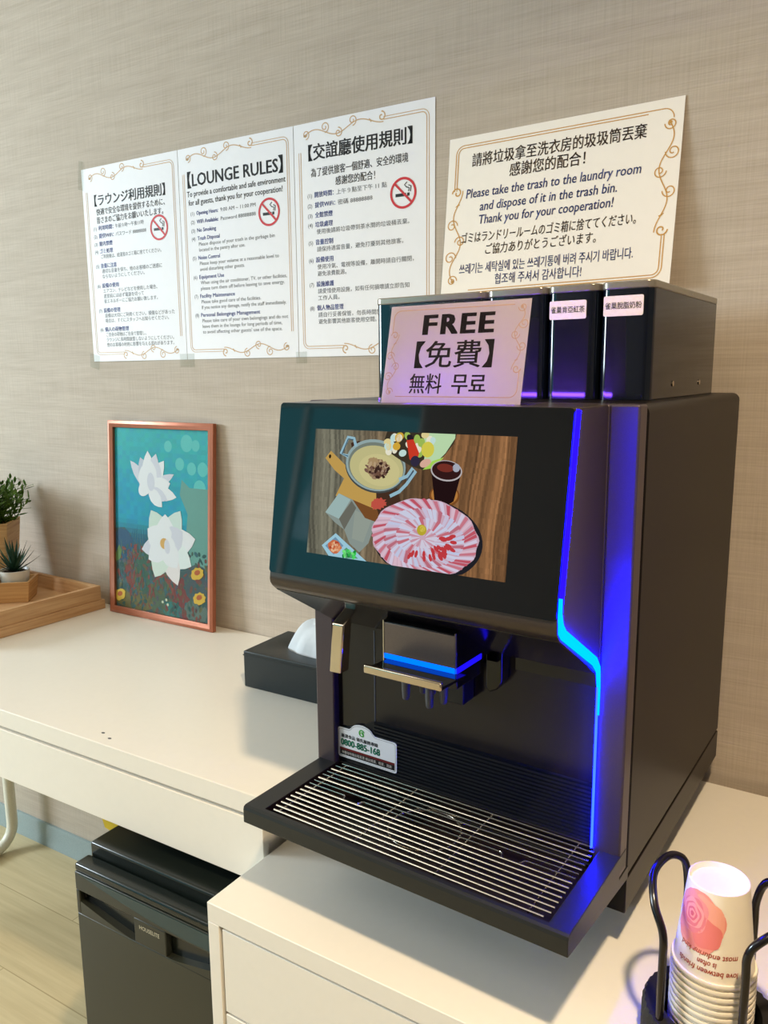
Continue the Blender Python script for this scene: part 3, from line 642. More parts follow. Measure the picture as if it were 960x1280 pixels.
def no_smoking(p, cx, cy, r):
    p.layer()
    p.poly([(cx - .58 * r, cy - .02 * r), (cx + .22 * r, cy - .02 * r), (cx + .22 * r, cy - .22 * r), (cx - .58 * r, cy - .22 * r)], rgb(26, 26, 28))
    p.poly([(cx + .30 * r, cy - .02 * r), (cx + .48 * r, cy - .02 * r), (cx + .48 * r, cy - .22 * r), (cx + .30 * r, cy - .22 * r)], rgb(26, 26, 28))
    p.stroke([(cx + .40 * r, cy + .06 * r), (cx + .46 * r, cy + .28 * r), (cx + .26 * r, cy + .34 * r), (cx + .10 * r, cy + .50 * r), (cx + .30 * r, cy + .66 * r)], .07 * r, rgb(60, 60, 64))
    p.stroke([(cx + .54 * r, cy + .04 * r), (cx + .60 * r, cy + .38 * r), (cx + .40 * r, cy + .46 * r)], .07 * r, rgb(60, 60, 64)); p.layer()
    p.ring(cx, cy, .84 * r, r, RED); p.stroke([(cx - .62 * r, cy + .62 * r), (cx + .62 * r, cy - .62 * r)], .15 * r, RED)
PSW, PSH, PST = 0.2970, 0.4200, 1.7505     # the three notices share one size
def notice(x0, label, title, subs, items, y_title, d_head=0.0, d_body=0.0):
    r = empty('wall_notice', (x0 + PSW / 2, -0.0004, PST - PSH)); tag(r, label, 'notice', 'rule notices taped side by side')
    n = 14; b = MB()
    def wave(u): return -0.0006 - .0012 * abs(math.sin(PI * u)) 
    grid = [[b.bm.verts.new(((i / n - .5) * (PSW - .0012), wave(i / n), z)) for i in range(n + 1)] for z in (0, PSH)]
    back = [[b.bm.verts.new(((i / n - .5) * (PSW - .0012), wave(i / n) + .0003, z)) for i in range(n + 1)] for z in (0, PSH)]
    for i in range(n):
        b.face([grid[0][i], grid[0][i + 1], grid[1][i + 1], grid[1][i]]); b.face([back[0][i], back[1][i], back[1][i + 1], back[0][i + 1]])
        b.face([grid[1][i], grid[1][i + 1], back[1][i + 1], back[1][i]]); b.face([grid[0][i], back[0][i], back[0][i + 1], grid[0][i + 1]])
    b.face([grid[0][0], grid[1][0], back[1][0], back[0][0]]); b.face([grid[0][n], back[0][n], back[1][n], grid[1][n]])
    b.build('sheet', 'paper', r, smooth=60)
    f = lambda u, v, k: Vector((u - PSW / 2, wave(min(max(u / PSW, 0), 1)) - .0003 - k, v))
    p = Painter(f); portrait_border(p, PSW, PSH); p.build('border', 'ink', r)
    p = Painter(f, .0001)
    Y = lambda fr: PSH * (1 - fr)
    p.text(title[0], PSW * title[1], Y(y_title + d_head - .004), title[3], BLK, PSW * (title[2] - title[1]), bold=.026)
    for s, xa, xb, fr, h in subs: p.text(s, PSW * xa, Y(fr + d_head * .8 + .009), h, rgb(66, 66, 70), PSW * (xb - xa), bold=.012)
    for it in items:
        fr, num, head, hx, rest, rx = it[:6]; fr += d_body
        if num: p.text(num, PSW * .10, Y(fr), .0100, rgb(90, 94, 104))
        if head: p.text(head, PSW * .155, Y(fr), .0108, BLU, PSW * (hx - .155), bold=.02)
        if rest: p.text(rest, PSW * (hx + .02 if head else .165), Y(fr), .0100, rgb(84, 84, 88), PSW * (rx - (hx + .02 if head else .165)))
    p.build('lettering', 'ink', r)
    p = Painter(f, .0001); no_smoking(p, PSW * .79, PSH * .655, PSW * .088); p.build('no_smoking_symbol', 'ink', r)
    return r
jp = notice(0.0, 'leftmost white notice on the wall, in Japanese', ('【ラウンジ利用規則】', .13, .87, .026), [('快適で安全な環境を提供するために、', .145, .86, .212, .0155), ('皆さまのご協力をお願いいたします。', .145, .84, .254, .0155)],
 [(.312, '(1)', '利用時間：', .32, '午前９時～午後11時', .64), (.352, '(2)', '提供WiFi：', .32, 'パスワード 88888888', .66), (.392, '(3)', '館内禁煙', .30, '', 0), (.430, '(4)', 'ゴミ処理', .30, '', 0), (.457, '', '', 0, 'ご利用後は、給湯室のゴミ箱に捨ててください。', .80),
  (.505, '(5)', '音量に注意', .33, '', 0), (.532, '', '', 0, '適切な音量を保ち、他のお客様のご迷惑に', .80), (.559, '', '', 0, 'ならないようにしてください。', .62), (.607, '(6)', '設備の使用', .34, '', 0), (.634, '', '', 0, 'エアコン、テレビなどを使用した場合、', .74), (.661, '', '', 0, '退室前には必ず電源を切って', .60), (.688, '', '', 0, '省エネルギーにご協力お願い致します。', .74),
  (.736, '(7)', '設備の管理', .34, '', 0), (.763, '', '', 0, '設備は大切にご利用ください。損傷などがあった', .90), (.790, '', '', 0, '場合は、すぐにスタッフへお知らせください。', .84), (.836, '(8)', '個人の荷物管理', .42, '', 0), (.863, '', '', 0, 'ご自身の荷物はご自身で管理し、', .60), (.890, '', '', 0, 'ラウンジに長時間放置しないようにしてください。', .88), (.917, '', '', 0, '他のお客様の利用に影響を与える恐れがあります。', .88)], .172, .022, .004)
en = notice(PSW, 'white notice headed LOUNGE RULES in the middle of the three', ('【LOUNGE RULES】', .085, .915, .034), [('To provide a comfortable and safe environment', .075, .93, .208, .0155), ('for all guests, thank you for your cooperation!', .085, .905, .248, .0155)],
 [(.318, '(1)', 'Opening Hours:', .355, '9:00 AM ~ 11:00 PM', .68), (.358, '(2)', 'WiFi Available:', .355, 'Password 88888888', .68), (.398, '(3)', 'No Smoking', .33, '', 0), (.436, '(4)', 'Trash Disposal', .36, '', 0), (.463, '', '', 0, 'Please dispose of your trash in the garbage bin', .83), (.490, '', '', 0, 'located in the pantry after use.', .58),
  (.527, '(5)', 'Noise Control', .355, '', 0), (.554, '', '', 0, 'Please keep your volume at a reasonable level to', .86), (.581, '', '', 0, 'avoid disturbing other guests.', .57), (.618, '(6)', 'Equipment Use', .385, '', 0), (.645, '', '', 0, 'When using the air conditioner, TV, or other facilities,', .92), (.672, '', '', 0, 'please turn them off before leaving to save energy.', .90),
  (.709, '(7)', 'Facility Maintenance', .475, '', 0), (.736, '', '', 0, 'Please take good care of the facilities.', .70), (.763, '', '', 0, 'If you notice any damage, notify the staff immediately.', .91), (.800, '(8)', 'Personal Belongings Management', .69, '', 0), (.827, '', '', 0, 'Please take care of your own belongings and do not', .92), (.854, '', '', 0, 'leave them in the lounge for long periods of time,', .87), (.881, '', '', 0, 'to avoid affecting other guests\u2019 use of the space.', .87)], .172, .010, -.006)
zh = notice(2 * PSW, 'rightmost of the three rule notices, in Chinese, partly behind the canisters', ('【交誼廳使用規則】', .115, .855, .030), [('為了提供旅客一個舒適、安全的環境', .13, .825, .232, .0165), ('感謝您的配合！', .315, .60, .280, .0165)],
 [(.345, '(1)', '開放時間：', .30, '上午９點至下午 11 點', .68), (.388, '(2)', '提供WiFi：', .31, '密碼 88888888', .58), (.430, '(3)', '全館禁煙', .29, '', 0), (.470, '(4)', '垃圾處理', .29, '', 0), (.500, '', '', 0, '使用後請將垃圾帶到茶水間的垃圾桶丟棄。', .83), (.545, '(5)', '音量控制', .29, '', 0), (.575, '', '', 0, '請保持適當音量，避免打擾到其他旅客。', .79), (.620, '(6)', '設備使用', .29, '', 0), (.650, '', '', 0, '使用冷氣、電視等設備，離開時請自行關閉，', .86), (.680, '', '', 0, '避免浪費能源。', .385),
  (.725, '(7)', '設施維護', .29, '', 0), (.755, '', '', 0, '請愛惜使用設施，如有任何損壞請立即告知', .83), (.785, '', '', 0, '工作人員。', .33), (.828, '(8)', '個人物品管理', .36, '', 0), (.858, '', '', 0, '請自行妥善保管，勿長時間放置交誼廳內，', .83), (.888, '', '', 0, '避免影響其他旅客使用空間。', .60)], .178, -.022, -.034)
def tape(parent, pts, y=-.0022):
    b = MB(); b.prism(pts, 'y', y, y + .00015); b.build('tape', 'tape', parent)
hw = PSW / 2
tape(jp, [(-hw - .012, PSH - .04), (-hw + .006, PSH - .045), (-hw + .010, PSH + .016), (-hw - .004, PSH + .020)])
tape(jp, [(-hw - .012, -.012), (-hw + .018, -.020), (-hw + .022, .012), (-hw - .010, .020)])
tape(en, [(-hw - .020, -.016), (-hw + .022, -.016), (-hw + .022, .012), (-hw - .020, .012)])
tape(zh, [(-hw - .006, -.012), (-hw + .020, -.012), (-hw + .020, .010), (-hw - .006, .010)])
# --- landscape notice on the right, its lower edge standing off the wall
LW, LH, LX, LT = 0.3725, 0.2640, 0.9185, 1.6785
ln = empty('wall_notice', (LX + LW / 2, -0.001, LT - LH)); tag(ln, 'cream landscape notice about taking trash to the laundry room', 'notice')
roll_ = math.radians(0.8)
def lf(u, v, k=0):
    x, z = u - LW / 2, v - LH
    X_ = x * math.cos(roll_) - z * math.sin(roll_) * 0.0; Z_ = LH + z + x * math.sin(roll_) + LW / 2 * math.sin(roll_)
    q = 1 - v / LH
    return Vector((X_ - .004 * q, -.0005 - .026 * q ** 1.2 - k, Z_))
b = MB(); n = 8
fr_ = [[b.bm.verts.new(lf(u, LH * j / n)) for u in (0, LW)] for j in range(n + 1)]; bk_ = [[b.bm.verts.new(lf(u, LH * j / n, -.0004)) for u in (0, LW)] for j in range(n + 1)]
for j in range(n):
    b.face([fr_[j][0], fr_[j][1], fr_[j + 1][1], fr_[j + 1][0]]); b.face([bk_[j][1], bk_[j][0], bk_[j + 1][0], bk_[j + 1][1]])
    for i in (0, 1): b.face([fr_[j][i], fr_[j + 1][i], bk_[j + 1][i], bk_[j][i]])
b.face([fr_[n][0], fr_[n][1], bk_[n][1], bk_[n][0]]); b.face([fr_[0][0], bk_[0][0], bk_[0][1], fr_[0][1]])
b.build('sheet', 'cream_paper', ln, smooth=60)
p = Painter(lambda u, v, k: lf(u, v, .0004 + k))
G = rgb(206, 156, 84)
for m, wd in ((.0135, .0014), (.0175, .0014)):
    r = .014 - (m - .0135)
    p.stroke([(LW - m, .075), (LW - m, m + r)] + corner(LW - m - r, m + r, r, 1.5 * PI)[::-1] + [(.05, m)], wd, G)
    p.stroke([(m, LH - .085), (m, LH - m - r)] + corner(m + r, LH - m - r, r, PI / 2)[::-1] + [(LW - .05, LH - m)] + ([(LW - m - r, LH - m)] + corner(LW - m - r, LH - m - r, r, 0)[::-1] if m < .015 else []), wd, G)
scroll(p, (LW - .020, LH - .030), (LW - .022, .078), .0165, .0016, G)
scroll(p, (.022, .030), (.022, LH - .085), .0165, .0016, G)
p.build('border', 'ink', ln)
p = Painter(lambda u, v, k: lf(u, v, .0004 + k))
YL = lambda fr: LH * (1 - fr)
DK = rgb(74, 58, 48); BL2 = rgb(76, 90, 150)
for s, xa, xb, fr, h, c, bd, sh in (('請將垃圾拿至洗衣房的圾圾筒丟棄', .115, .865, .180, .0225, DK, .012, 0), ('感謝您的配合！', .295, .625, .272, .0225, DK, .012, 0),
   ('Please take the trash to the laundry room', .095, .855, .372, .0205, BL2, .012, .12), ('and dispose of it in the trash bin.', .165, .765, .456, .0205, BL2, .012, .12), ('Thank you for your cooperation!', .165, .755, .536, .0205, BL2, .012, .12),
   ('ゴミはランドリールームのゴミ箱に捨ててください。', .085, .85, .640, .0185, DK, .008, .08), ('ご協力ありがとうございます。', .205, .695, .720, .0185, DK, .008, .08),
   ('쓰레기는 세탁실에 있는 쓰레기통에 버려 주시기 바랍니다.', .085, .85, .828, .0185, BL2, .010, 0), ('협조해 주셔서 감사합니다!', .26, .645, .905, .0185, BL2, .010, 0)):
    p.text(s, LW * xa, YL(fr), h, c, LW * (xb - xa), bold=bd, shear=sh)
p.build('lettering', 'ink', ln)

# ------------------------------------------------------------------ FREE sign in an acrylic stand on the machine
FW, FH = 0.1660, 0.1055
fs = empty('sign_stand', Matrix.Rotation(YM, 3, 'Z') @ Vector((1.2110, -0.466, ZT + .00005)), YM)
tag(fs, 'small acrylic sign stand reading FREE on top of the coffee machine', 'sign')
ta = math.radians(12.5)
def ff(u, v, k=0):  # on the leaning sheet
    return Vector((u - FW / 2, v * math.sin(ta) - k * math.cos(ta), v * math.cos(ta) + k * math.sin(ta)))
def slab(u0, u1, v0, v1, k0, k1):
    b = MB(); A_ = [ff(u, v, k0) for u, v in ((u0, v0), (u1, v0), (u1, v1), (u0, v1))]; B_ = [ff(u, v, k1) for u, v in ((u0, v0), (u1, v0), (u1, v1), (u0, v1))]; b.loft([A_, B_]); return b
b = slab(0, FW, 0, FH, .0012, .0030); b.box(-FW / 2, FW / 2, .002, .036, 0, .0018); b.build('acrylic_holder', 'acrylic', fs)
slab(.002, FW - .002, .0, FH - .002, .0004, .0008).build('card', 'card', fs)
p = Painter(lambda u, v, k: ff(u, v, .0009 + k), .00006)
gk = rgb(214, 176, 150)
for m in (.007,):
    p.stroke([(m + .008, FH - m), (FW - m - .012, FH - m)], .0009, gk); p.stroke([(m + .012, m), (FW - m - .008, m)], .0009, gk)
    p.stroke([(m, FH - .030), (m, FH - m - .008)] + corner(m + .008, FH - m - .008, .008, PI / 2)[::-1], .0009, gk); p.stroke([(FW - m, .034), (FW - m, m + .008)] + corner(FW - m - .008, m + .008, .008, 1.5 * PI)[::-1], .0009, gk)
scroll(p, (.012, .010), (.012, FH - .032), .0085, .0008, gk); scroll(p, (FW - .012, FH - .008), (FW - .012, .034), .0085, .0008, gk)
p.layer()
BR = rgb(46, 34, 34)
for ch_, xa, xw in (('F', .275, .105), ('R', .405, .125), ('E', .545, .105), ('E', .670, .105)): p.text(ch_, FW * xa, FH * .685, .0290, BR, FW * xw, bold=.07)
p.text('【免費】', FW * .235, FH * .375, .0300, BR, FW * .545, bold=.015)
p.text('無料', FW * .215, FH * .115, .0225, BR, FW * .235, bold=.012); p.text('무료', FW * .52, FH * .115, .0225, BR, FW * .235, bold=.022)
p.build('lettering', 'ink', fs)
MM().box(1.134, 1.268, -0.4290, -0.4265, ZT + .00005, ZT + .0040).build('top_light_strip', 'led_card', mroot)

# ------------------------------------------------------------------ framed lotus picture
PW, PH = 0.326, 0.4495
pf = empty('picture_frame', (0.2115, -0.0440, ZD + .0009)); tag(pf, 'copper framed lotus picture leaning on the wall behind the desk top', 'picture')
tp = math.asin(.030 / PH)
def pf_(u, v, k=0): return Vector((u - PW / 2, v * math.sin(tp) - k * math.cos(tp), v * math.cos(tp) + k * math.sin(tp)))
b = MB(); fw = .0155
def bar(u0, u1, v0, v1, miter):
    A_ = [ff2 for ff2 in (pf_(*q, -.010) for q in miter)]; B_ = [pf_(*q, .0) for q in miter]
    b.loft([A_, B_])
    cu = sum(q[0] for q in miter) / 4; cv = sum(q[1] for q in miter) / 4
b_out = [(0, 0), (PW, 0), (PW, PH), (0, PH)]; b_in = [(fw, fw), (PW - fw, fw), (PW - fw, PH - fw), (fw, PH - fw)]
mid_ = [(fw * .45, fw * .45), (PW - fw * .45, fw * .45), (PW - fw * .45, PH - fw * .45), (fw * .45, PH - fw * .45)]
b.loft([[pf_(*q, -.010) for q in b_in], [pf_(*q, -.010) for q in b_out], [pf_(*q, .0005) for q in b_out], [pf_(*q, .0030) for q in mid_], [pf_(*q, .0) for q in b_in], [pf_(*q, -.010) for q in b_in]], cap=False)
b.build('frame', 'copper', pf, bevel=.0007)
b = MB(); b.loft([[pf_(*q, -.009) for q in b_in], [pf_(*q, -.0065) for q in b_in]]); b.build('backing', 'oak', pf)
IW, IH = PW - 2 * fw, PH - 2 * fw
p = Painter(lambda u, v, k: pf_(fw + min(max(u, 0), 1) * IW, fw + min(max(v, 0), 1) * IH, -.0064 + k), .00002)
NX, NY = 24, 40
def mixc(a, c, t): return tuple(x * (1 - t) + y * t for x, y in zip(a, c))
for i in range(NX):
    for j in range(NY):
        u, v = (i + .5) / NX, (j + .5) / NY
        top, mid, low = (44, 168, 172), (22, 150, 178), (58, 92, 98)
        c = mixc(mid, top, min(1, max(0, (v - .62) / .3))) if v > .5 else mixc(low, mid, max(0, (v - .38) / .12)) if v > .38 else low
        if v > .5: c = mixc(c, (70, 174, 176), max(0, u - .35) * .6)
        c = [x * random.uniform(.96, 1.04) for x in c]
        p.poly([(i / NX, j / NY), ((i + 1) / NX, j / NY), ((i + 1) / NX, (j + 1) / NY), (i / NX, (j + 1) / NY)], rgb(*[min(255, x) for x in c]))
p.layer()
for (x, y, r) in ((.77, .93, .06), (.58, .91, .04), (.70, .82, .045), (.86, .92, .04), (.93, .80, .05), (.82, .80, .045), (.90, .70, .06)): p.ellipse(x, y, r, r * .75, rgb(92, 190, 186), 0, 24)
p.layer()
p.poly([(.76, .0), (.74, .30), (.78, .56), (.70, .66), (.72, .74), (.80, .70), (1, .70), (1, 0)], rgb(104, 156, 146)); p.layer()
p.poly([(0, 0), (0, .44), (.10, .45), (.16, .42), (.22, .38), (.40, .36), (.55, .30), (1, .26), (1, 0)], rgb(62, 92, 92)); p.layer()
for k in range(9): p.poly([(.16 + .03 * k, .38), (.20 + .022 * k, .45 + .012 * (k % 3)), (.18 + .03 * k, .36)], rgb(20, 92, 120))
for (x, y, rx, ry, c) in ((.25, .22, .16, .14, (128, 66, 58)), (.33, .20, .14, .13, (60, 96, 78)), (.60, .10, .24, .13, (132, 74, 64)), (.50, .08, .12, .12, (80, 100, 78)), (.20, .05, .22, .06, (110, 104, 64)), (.72, .08, .10, .14, (120, 62, 60)), (.08, .35, .12, .09, (46, 84, 112)), (.88, .2, .14, .1, (70, 88, 92)), (.62, .03, .1, .05, (52, 118, 112)), (.86, .05, .12, .06, (92, 112, 104))):
    p.ellipse(x, y, rx, ry, rgb(*c), 0, 26, .06); p.layer()
for k in range(420):
    x, y = random.uniform(.02, .98), random.uniform(.01, .36); c = random.choice([(72, 96, 84), (110, 74, 64), (60, 100, 108), (96, 98, 66), (50, 88, 84), (124, 70, 62), (84, 84, 92)])
    p.ellipse(x, y, random.uniform(.008, .028), random.uniform(.004, .014), rgb(*c), random.uniform(0, 3), 8)
    if k % 40 == 0: p.layer()
p.layer()
p.poly([(0, .30), (.04, .35), (.07, .32), (.05, .27), (.0, .25)], rgb(96, 130, 74)); p.layer()
def petal(x, y, ang, ln_, wd, col, bend=0.0):
    ca, sa = math.cos(ang), math.sin(ang); P = []
    for t, w_ in ((0, .25), (.15, .7), (.4, 1), (.65, .9), (.85, .5), (1, 0), (.85, -.5), (.65, -.9), (.4, -1), (.15, -.7), (0, -.25)):
        lx, ly = t * ln_, w_ * wd * .5 + bend * math.sin(PI * t) * ln_
        P.append((x + (lx * ca - ly * sa), y + (lx * sa + ly * ca) * IW / IH))
    p.poly(P, rgb(*col))
W1, W2, W3 = (232, 232, 234), (212, 212, 222), (196, 200, 212)
cx, cy = .38, .675
for a, l, w_, c in ((2.35, .34, .12, W2), (1.95, .30, .16, W3), (.45, .34, .10, W2), (-.15, .34, .14, W1), (1.62, .34, .16, W1), (1.30, .33, .16, W2), (.95, .32, .15, W1), (2.0, .22, .20, W1), (1.1, .27, .20, W2), (1.55, .27, .20, W1), (.25, .27, .17, W1), (-.35, .24, .12, W2), (-.75, .22, .13, W1)):
    petal(cx, cy, a, l * .86, w_ * .82, c); p.layer()
p.ellipse(.34, .685, .08, .045, rgb(*W1), .4, 18); p.layer(); p.ellipse(.40, .715, .04, .05, rgb(*W2), .2, 16); p.layer()
cx, cy = .55, .38
for a, l, w_, c in ((2.1, .30, .20, (206, 222, 210)), (1.05, .32, .18, (206, 222, 214)), (1.57, .24, .18, W1), (.25, .32, .20, W1), (3.35, .26, .15, W2), (-.45, .30, .20, (226, 234, 232)), (-1.15, .32, .17, (232, 224, 222)), (4.3, .28, .19, (214, 226, 214)), (3.75, .22, .16, W1), (2.6, .22, .2, W1), (.6, .22, .2, W2), (1.9, .18, .2, W1), (-.9, .2, .18, W1)):
    petal(cx, cy, a, l, w_, c); p.layer()
p.ellipse(.55, .375, .11, .065, rgb(*W1), 0, 18); p.layer(); p.ellipse(.54, .39, .045, .03, rgb(214, 168, 96), 0, 14); p.layer(); p.ellipse(.57, .375, .03, .04, rgb(*W2), .3, 12); p.layer()
for (x, y) in ((.88, .255), (.90, .125), (.045, .065)): p.ellipse(x, y, .065, .032, rgb(214, 176, 66), .2, 18, .12); p.layer(); p.ellipse(x, y + .006, .03, .014, rgb(176, 92, 50), .2, 12); p.layer()
for (x, y) in ((.52, .07), (.56, .085), (.575, .06)): p.ellipse(x, y, .012, .008, rgb(200, 206, 180), 0, 10)
p.build('lotus_print', 'paint', pf)
b = MB(); b.loft([[pf_(*q, -.0036) for q in b_in], [pf_(*q, -.0024) for q in b_in]]); b.build('glass_pane', 'glass', pf)

# ------------------------------------------------------------------ tissue box
tb = empty('tissue_box', (0.765, -0.172, ZD)); tag(tb, 'black leatherette tissue box with a white tissue pulled up beside the coffee machine', 'tissue box')
tO = (-0.765, 0.172, -ZD); BX0, BX1, BY0, BY1, BZ = .6325, .8980, -.2385, -.1100, .8148
b = MBo(tO); N = 40
hole = [(.765 + .078 * math.cos(t), -.1755 + .030 * math.sin(t)) for t in [2 * PI * k / N for k in range(N)]]
def sqr(t):
    c, s_ = math.cos(t), math.sin(t); k = max(abs(c) / ((BX1 - BX0) / 2), abs(s_) / ((BY1 - BY0) / 2)); return ((BX0 + BX1) / 2 + c / k, (BY0 + BY1) / 2 + s_ / k)
angs = [math.atan2((h[1] + .174) * 2.0, (h[0] - .765)) for h in hole]
outer = [sqr(math.atan2((h[1] + .1755) / .030 * (BY1 - BY0), (h[0] - .765) / .078 * (BX1 - BX0))) for h in hole]
for i, q in ((0, 0),): pass
corners = [(BX1, BY1), (BX0, BY1), (BX0, BY0), (BX1, BY0)]
for cn in corners:
    k = min(range(N), key=lambda i: math.hypot(outer[i][0] - cn[0], outer[i][1] - cn[1])); outer[k] = cn
b.loft([[(x, y, BZ - .02) for x, y in hole], [(x, y, BZ - .001) for x, y in hole], [(.765 + (x - .765) * 1.03, -.1755 + (y + .1755) * 1.06, BZ) for x, y in hole], [(x, y, BZ) for x, y in outer], [(x, y, ZD + .0006) for x, y in outer], [(.765 + (x - .765) * .5, -.174 + (y + .174) * .5, ZD + .0006) for x, y in outer]], cap=False)
b.build('box', 'leather', tb, bevel=.0022, smooth=40)
b = MBo(tO)
st = [(BX0 - .0005, BX1 + .0005, BY0 - .0005, BY1 + .0005, BZ - .0085, BZ - .0068)]
for a in st: b.box(*a)
b.build('seam', 'leather', tb)
b = MBo(tO); rings = []
for j in range(9):
    t = j / 8; rz_ = []
    for k in range(36):
        a = 2 * PI * k / 36; f = 1 + .16 * math.sin(5 * a + 3 * t) * t + .08 * math.sin(9 * a + 1)
        rx, ry = (.071 * (1 - .75 * t ** 1.6)) * f, (.026 * (1 - .7 * t)) * f
        rz_.append((.758 + rx * math.cos(a) + .014 * t, -.1755 + ry * math.sin(a) + .010 * t * math.sin(2 * a), BZ - .010 + .064 * math.sin(PI / 2 * t) * (1 + .10 * math.sin(4 * a) * t)))
    rings.append(rz_)
b.loft(rings, cap=True); b.build('tissue', 'tissue', tb, smooth=60)

# ------------------------------------------------------------------ wooden crate tray with plants
wt_rot = math.radians(-2.5); wt = empty('wooden_tray', (0.017, -0.031, ZD + .0004), wt_rot); tag(wt, 'shallow pale pine tray holding the potted plants at the left end of the desk', 'tray')
TWd, TDp, THt = 0.545, 0.36, .0560
b = MB()
b.box(-TWd, 0, -TDp, 0, 0, .0215)
b.build('base_board', 'pine', wt, bevel=.0012)
MB().box(-.0175, -.006, -TDp + .006, -.006, .0215, THt).build('side_board', 'pine', wt, bevel=.001)
MB().box(-TWd + .006, -TWd + .0175, -TDp + .006, -.006, .0215, THt).build('side_board', 'pine', wt, bevel=.001)
MB().box(-TWd + .0175, -.0175, -.0175, -.006, .0215, THt).build('side_board', 'pine', wt, bevel=.001)
MB().box(-TWd + .0175, -.0175, -TDp + .006, -TDp + .0175, .0215, THt).build('side_board', 'pine', wt, bevel=.001)
ZF = ZD + .0222
# small wooden trough turned towards the corner
u1 = Vector((-.766, -.643, 0)); u2 = Vector((-.643, .766, 0)); P0 = Vector((-0.122, -0.139, ZF))
sb = empty('wooden_trough', P0); tag(sb, 'small wooden trough standing in the pine tray, holding two white pots', 'trough')
def tr(a, c, z): return u1 * a + u2 * c + Vector((0, 0, z))
TL, TWi, TH_ = .180, .074, .050
b = MB()
def ringt(e, z, g=0): return [tr(e - g, e - g, z), tr(TL - e + g, e - g, z), tr(TL - e + g, TWi - e + g, z), tr(e - g, TWi - e + g, z)]
b.loft([ringt(0, 0), ringt(0, TH_, .006), ringt(.006, TH_, .006), ringt(.006, .006), ], cap=True); b.build('trough_body', 'oak', sb, bevel=.0008)
def succulent(c, label, seed, grow=1.0):
    random.seed(seed); r = empty('succulent_pot', c); tag(r, label, 'potted plant', 'succulents in white pots')
    b = MB(); b.lathe([(0, 0), (.024, 0), (.026, .002), (.0335, .058), (.0345, .066), (.032, .066), (.030, .060), (0, .060)], (0, 0, 0), 32); b.build('pot', 'ceramic', r, smooth=45)
    b = MB(); b.lathe([(.0298, .0602), (.02, .063), (0.0005, .064)], (0, 0, 0), 24); b.build('soil', 'soil', r, smooth=60)
    b = MB()
    for k in range(24):
        a = k * 2.4 + random.uniform(-.2, .2); t = k / 24; el = .22 + 1.2 * (1 - t) ** 1.0 * .75; L_ = random.uniform(.062, .088) * (.85 + .2 * t) * grow
        d = Vector((math.cos(a) * math.sin(1.25 * (1 - t) + .06), math.sin(a) * math.sin(1.25 * (1 - t) + .06), math.cos(1.25 * (1 - t) + .06)))
        s = d.cross(Vector((0, 0, 1))); s = s.normalized() if s.length > .01 else Vector((1, 0, 0)); n_ = s.cross(d)
        if n_.z < 0: n_ = -n_
        rings = []
        for q in range(6):
            tt = q / 5; wdt = .0068 * (1 - tt) ** .8 * (1 if tt > .1 else .8) + .0002; th = .0026 * (1 - tt) + .0002
            c_ = Vector((0, 0, .062)) + d * (L_ * tt) + n_ * (.010 * tt * tt) * (1 - t)
            rings.append([c_ + s * wdt, c_ + n_ * th * .3, c_ - s * wdt, c_ - n_ * th])
        b.loft(rings)
    b.build('leaves', 'succ', r, smooth=50); return r
succulent(P0 + tr(.036, TWi / 2, .0065), 'spiky dark green succulent in a white pot at the near end of the trough', 3)
succulent(P0 + tr(.112, TWi / 2, .0065), 'white succulent pot half out of view at the left edge of the photo', 5, .45)
# big square planter
A0 = Vector((-0.229, -0.114, ZF)); bp_ = empty('potted_plant', A0); tag(bp_, 'bushy green plant in a flared wooden planter behind the small trough', 'potted plant')
PS, PH2 = .095, .176
def trp(a, c, z): return u1 * a + u2 * c + Vector((0, 0, z))
def ringp(g, z): return [trp(-g, -g, z), trp(PS + g, -g, z), trp(PS + g, PS + g, z), trp(-g, PS + g, z)]
b = MB(); b.loft([ringp(-.006, 0), ringp(.009, PH2), ringp(.003, PH2), ringp(.0, PH2 - .03)]); b.build('planter', 'oak', bp_, bevel=.0008)
b = MB(); random.seed(11); cpl = trp(PS / 2, PS / 2, PH2 - .02)
for st_ in range(90):
    a = random.uniform(0, 2 * PI); sp_ = random.uniform(.1, 1.0); base = cpl + Vector((math.cos(a), math.sin(a), 0)) * random.uniform(0, .045)
    d = Vector((math.cos(a) * sp_ * .85, math.sin(a) * sp_ * .85, 1)).normalized(); L_ = random.uniform(.075, .125)
    b.tube([base, base + d * L_ * .5, base + d * L_ + Vector((0, 0, .004))], [.0012, .001, .0006], 5)
    for k in range(12):
        t = .15 + .85 * k / 11; pnt = base + d * L_ * t; a2 = k * 2.4 + random.random()
        s = d.cross(Vector((.3, .2, 1))).normalized(); n_ = s.cross(d); ld = (d * .75 + (s * math.cos(a2) + n_ * math.sin(a2)) * .8).normalized()
        ll = random.uniform(.016, .028); sd = ld.cross(d); sd = sd.normalized() if sd.length > .01 else s
        th = sd.cross(ld) * .0006
        rings = [[pnt + ld * ll * q + sd * wv, pnt + ld * ll * q + th, pnt + ld * ll * q - sd * wv, pnt + ld * ll * q - th] for q, wv in ((0, .0008), (.35, .0036), (.7, .0030), (1, .0002))]
        b.loft(rings)
b.build('foliage', 'leaf', bp_, smooth=60)

# ------------------------------------------------------------------ waste bin under the desk
bn = empty('waste_bin', (0.742, -0.43, 0)); tag(bn, 'tall black waste bin with a stepped lid between the desk front and the cabinet', 'bin')
bO = (-0.742, 0.43, 0); QX0, QX1, QY0, QY1, QZ = .585, .8985, -.579, -.26, .580
YB_ = QY0 + .012
b = MBo(bO); b.box(QX0 + .004, QX1 - .004, YB_ , QY1, .004, .552); b.build('body', 'bin', bn, bevel=.004)
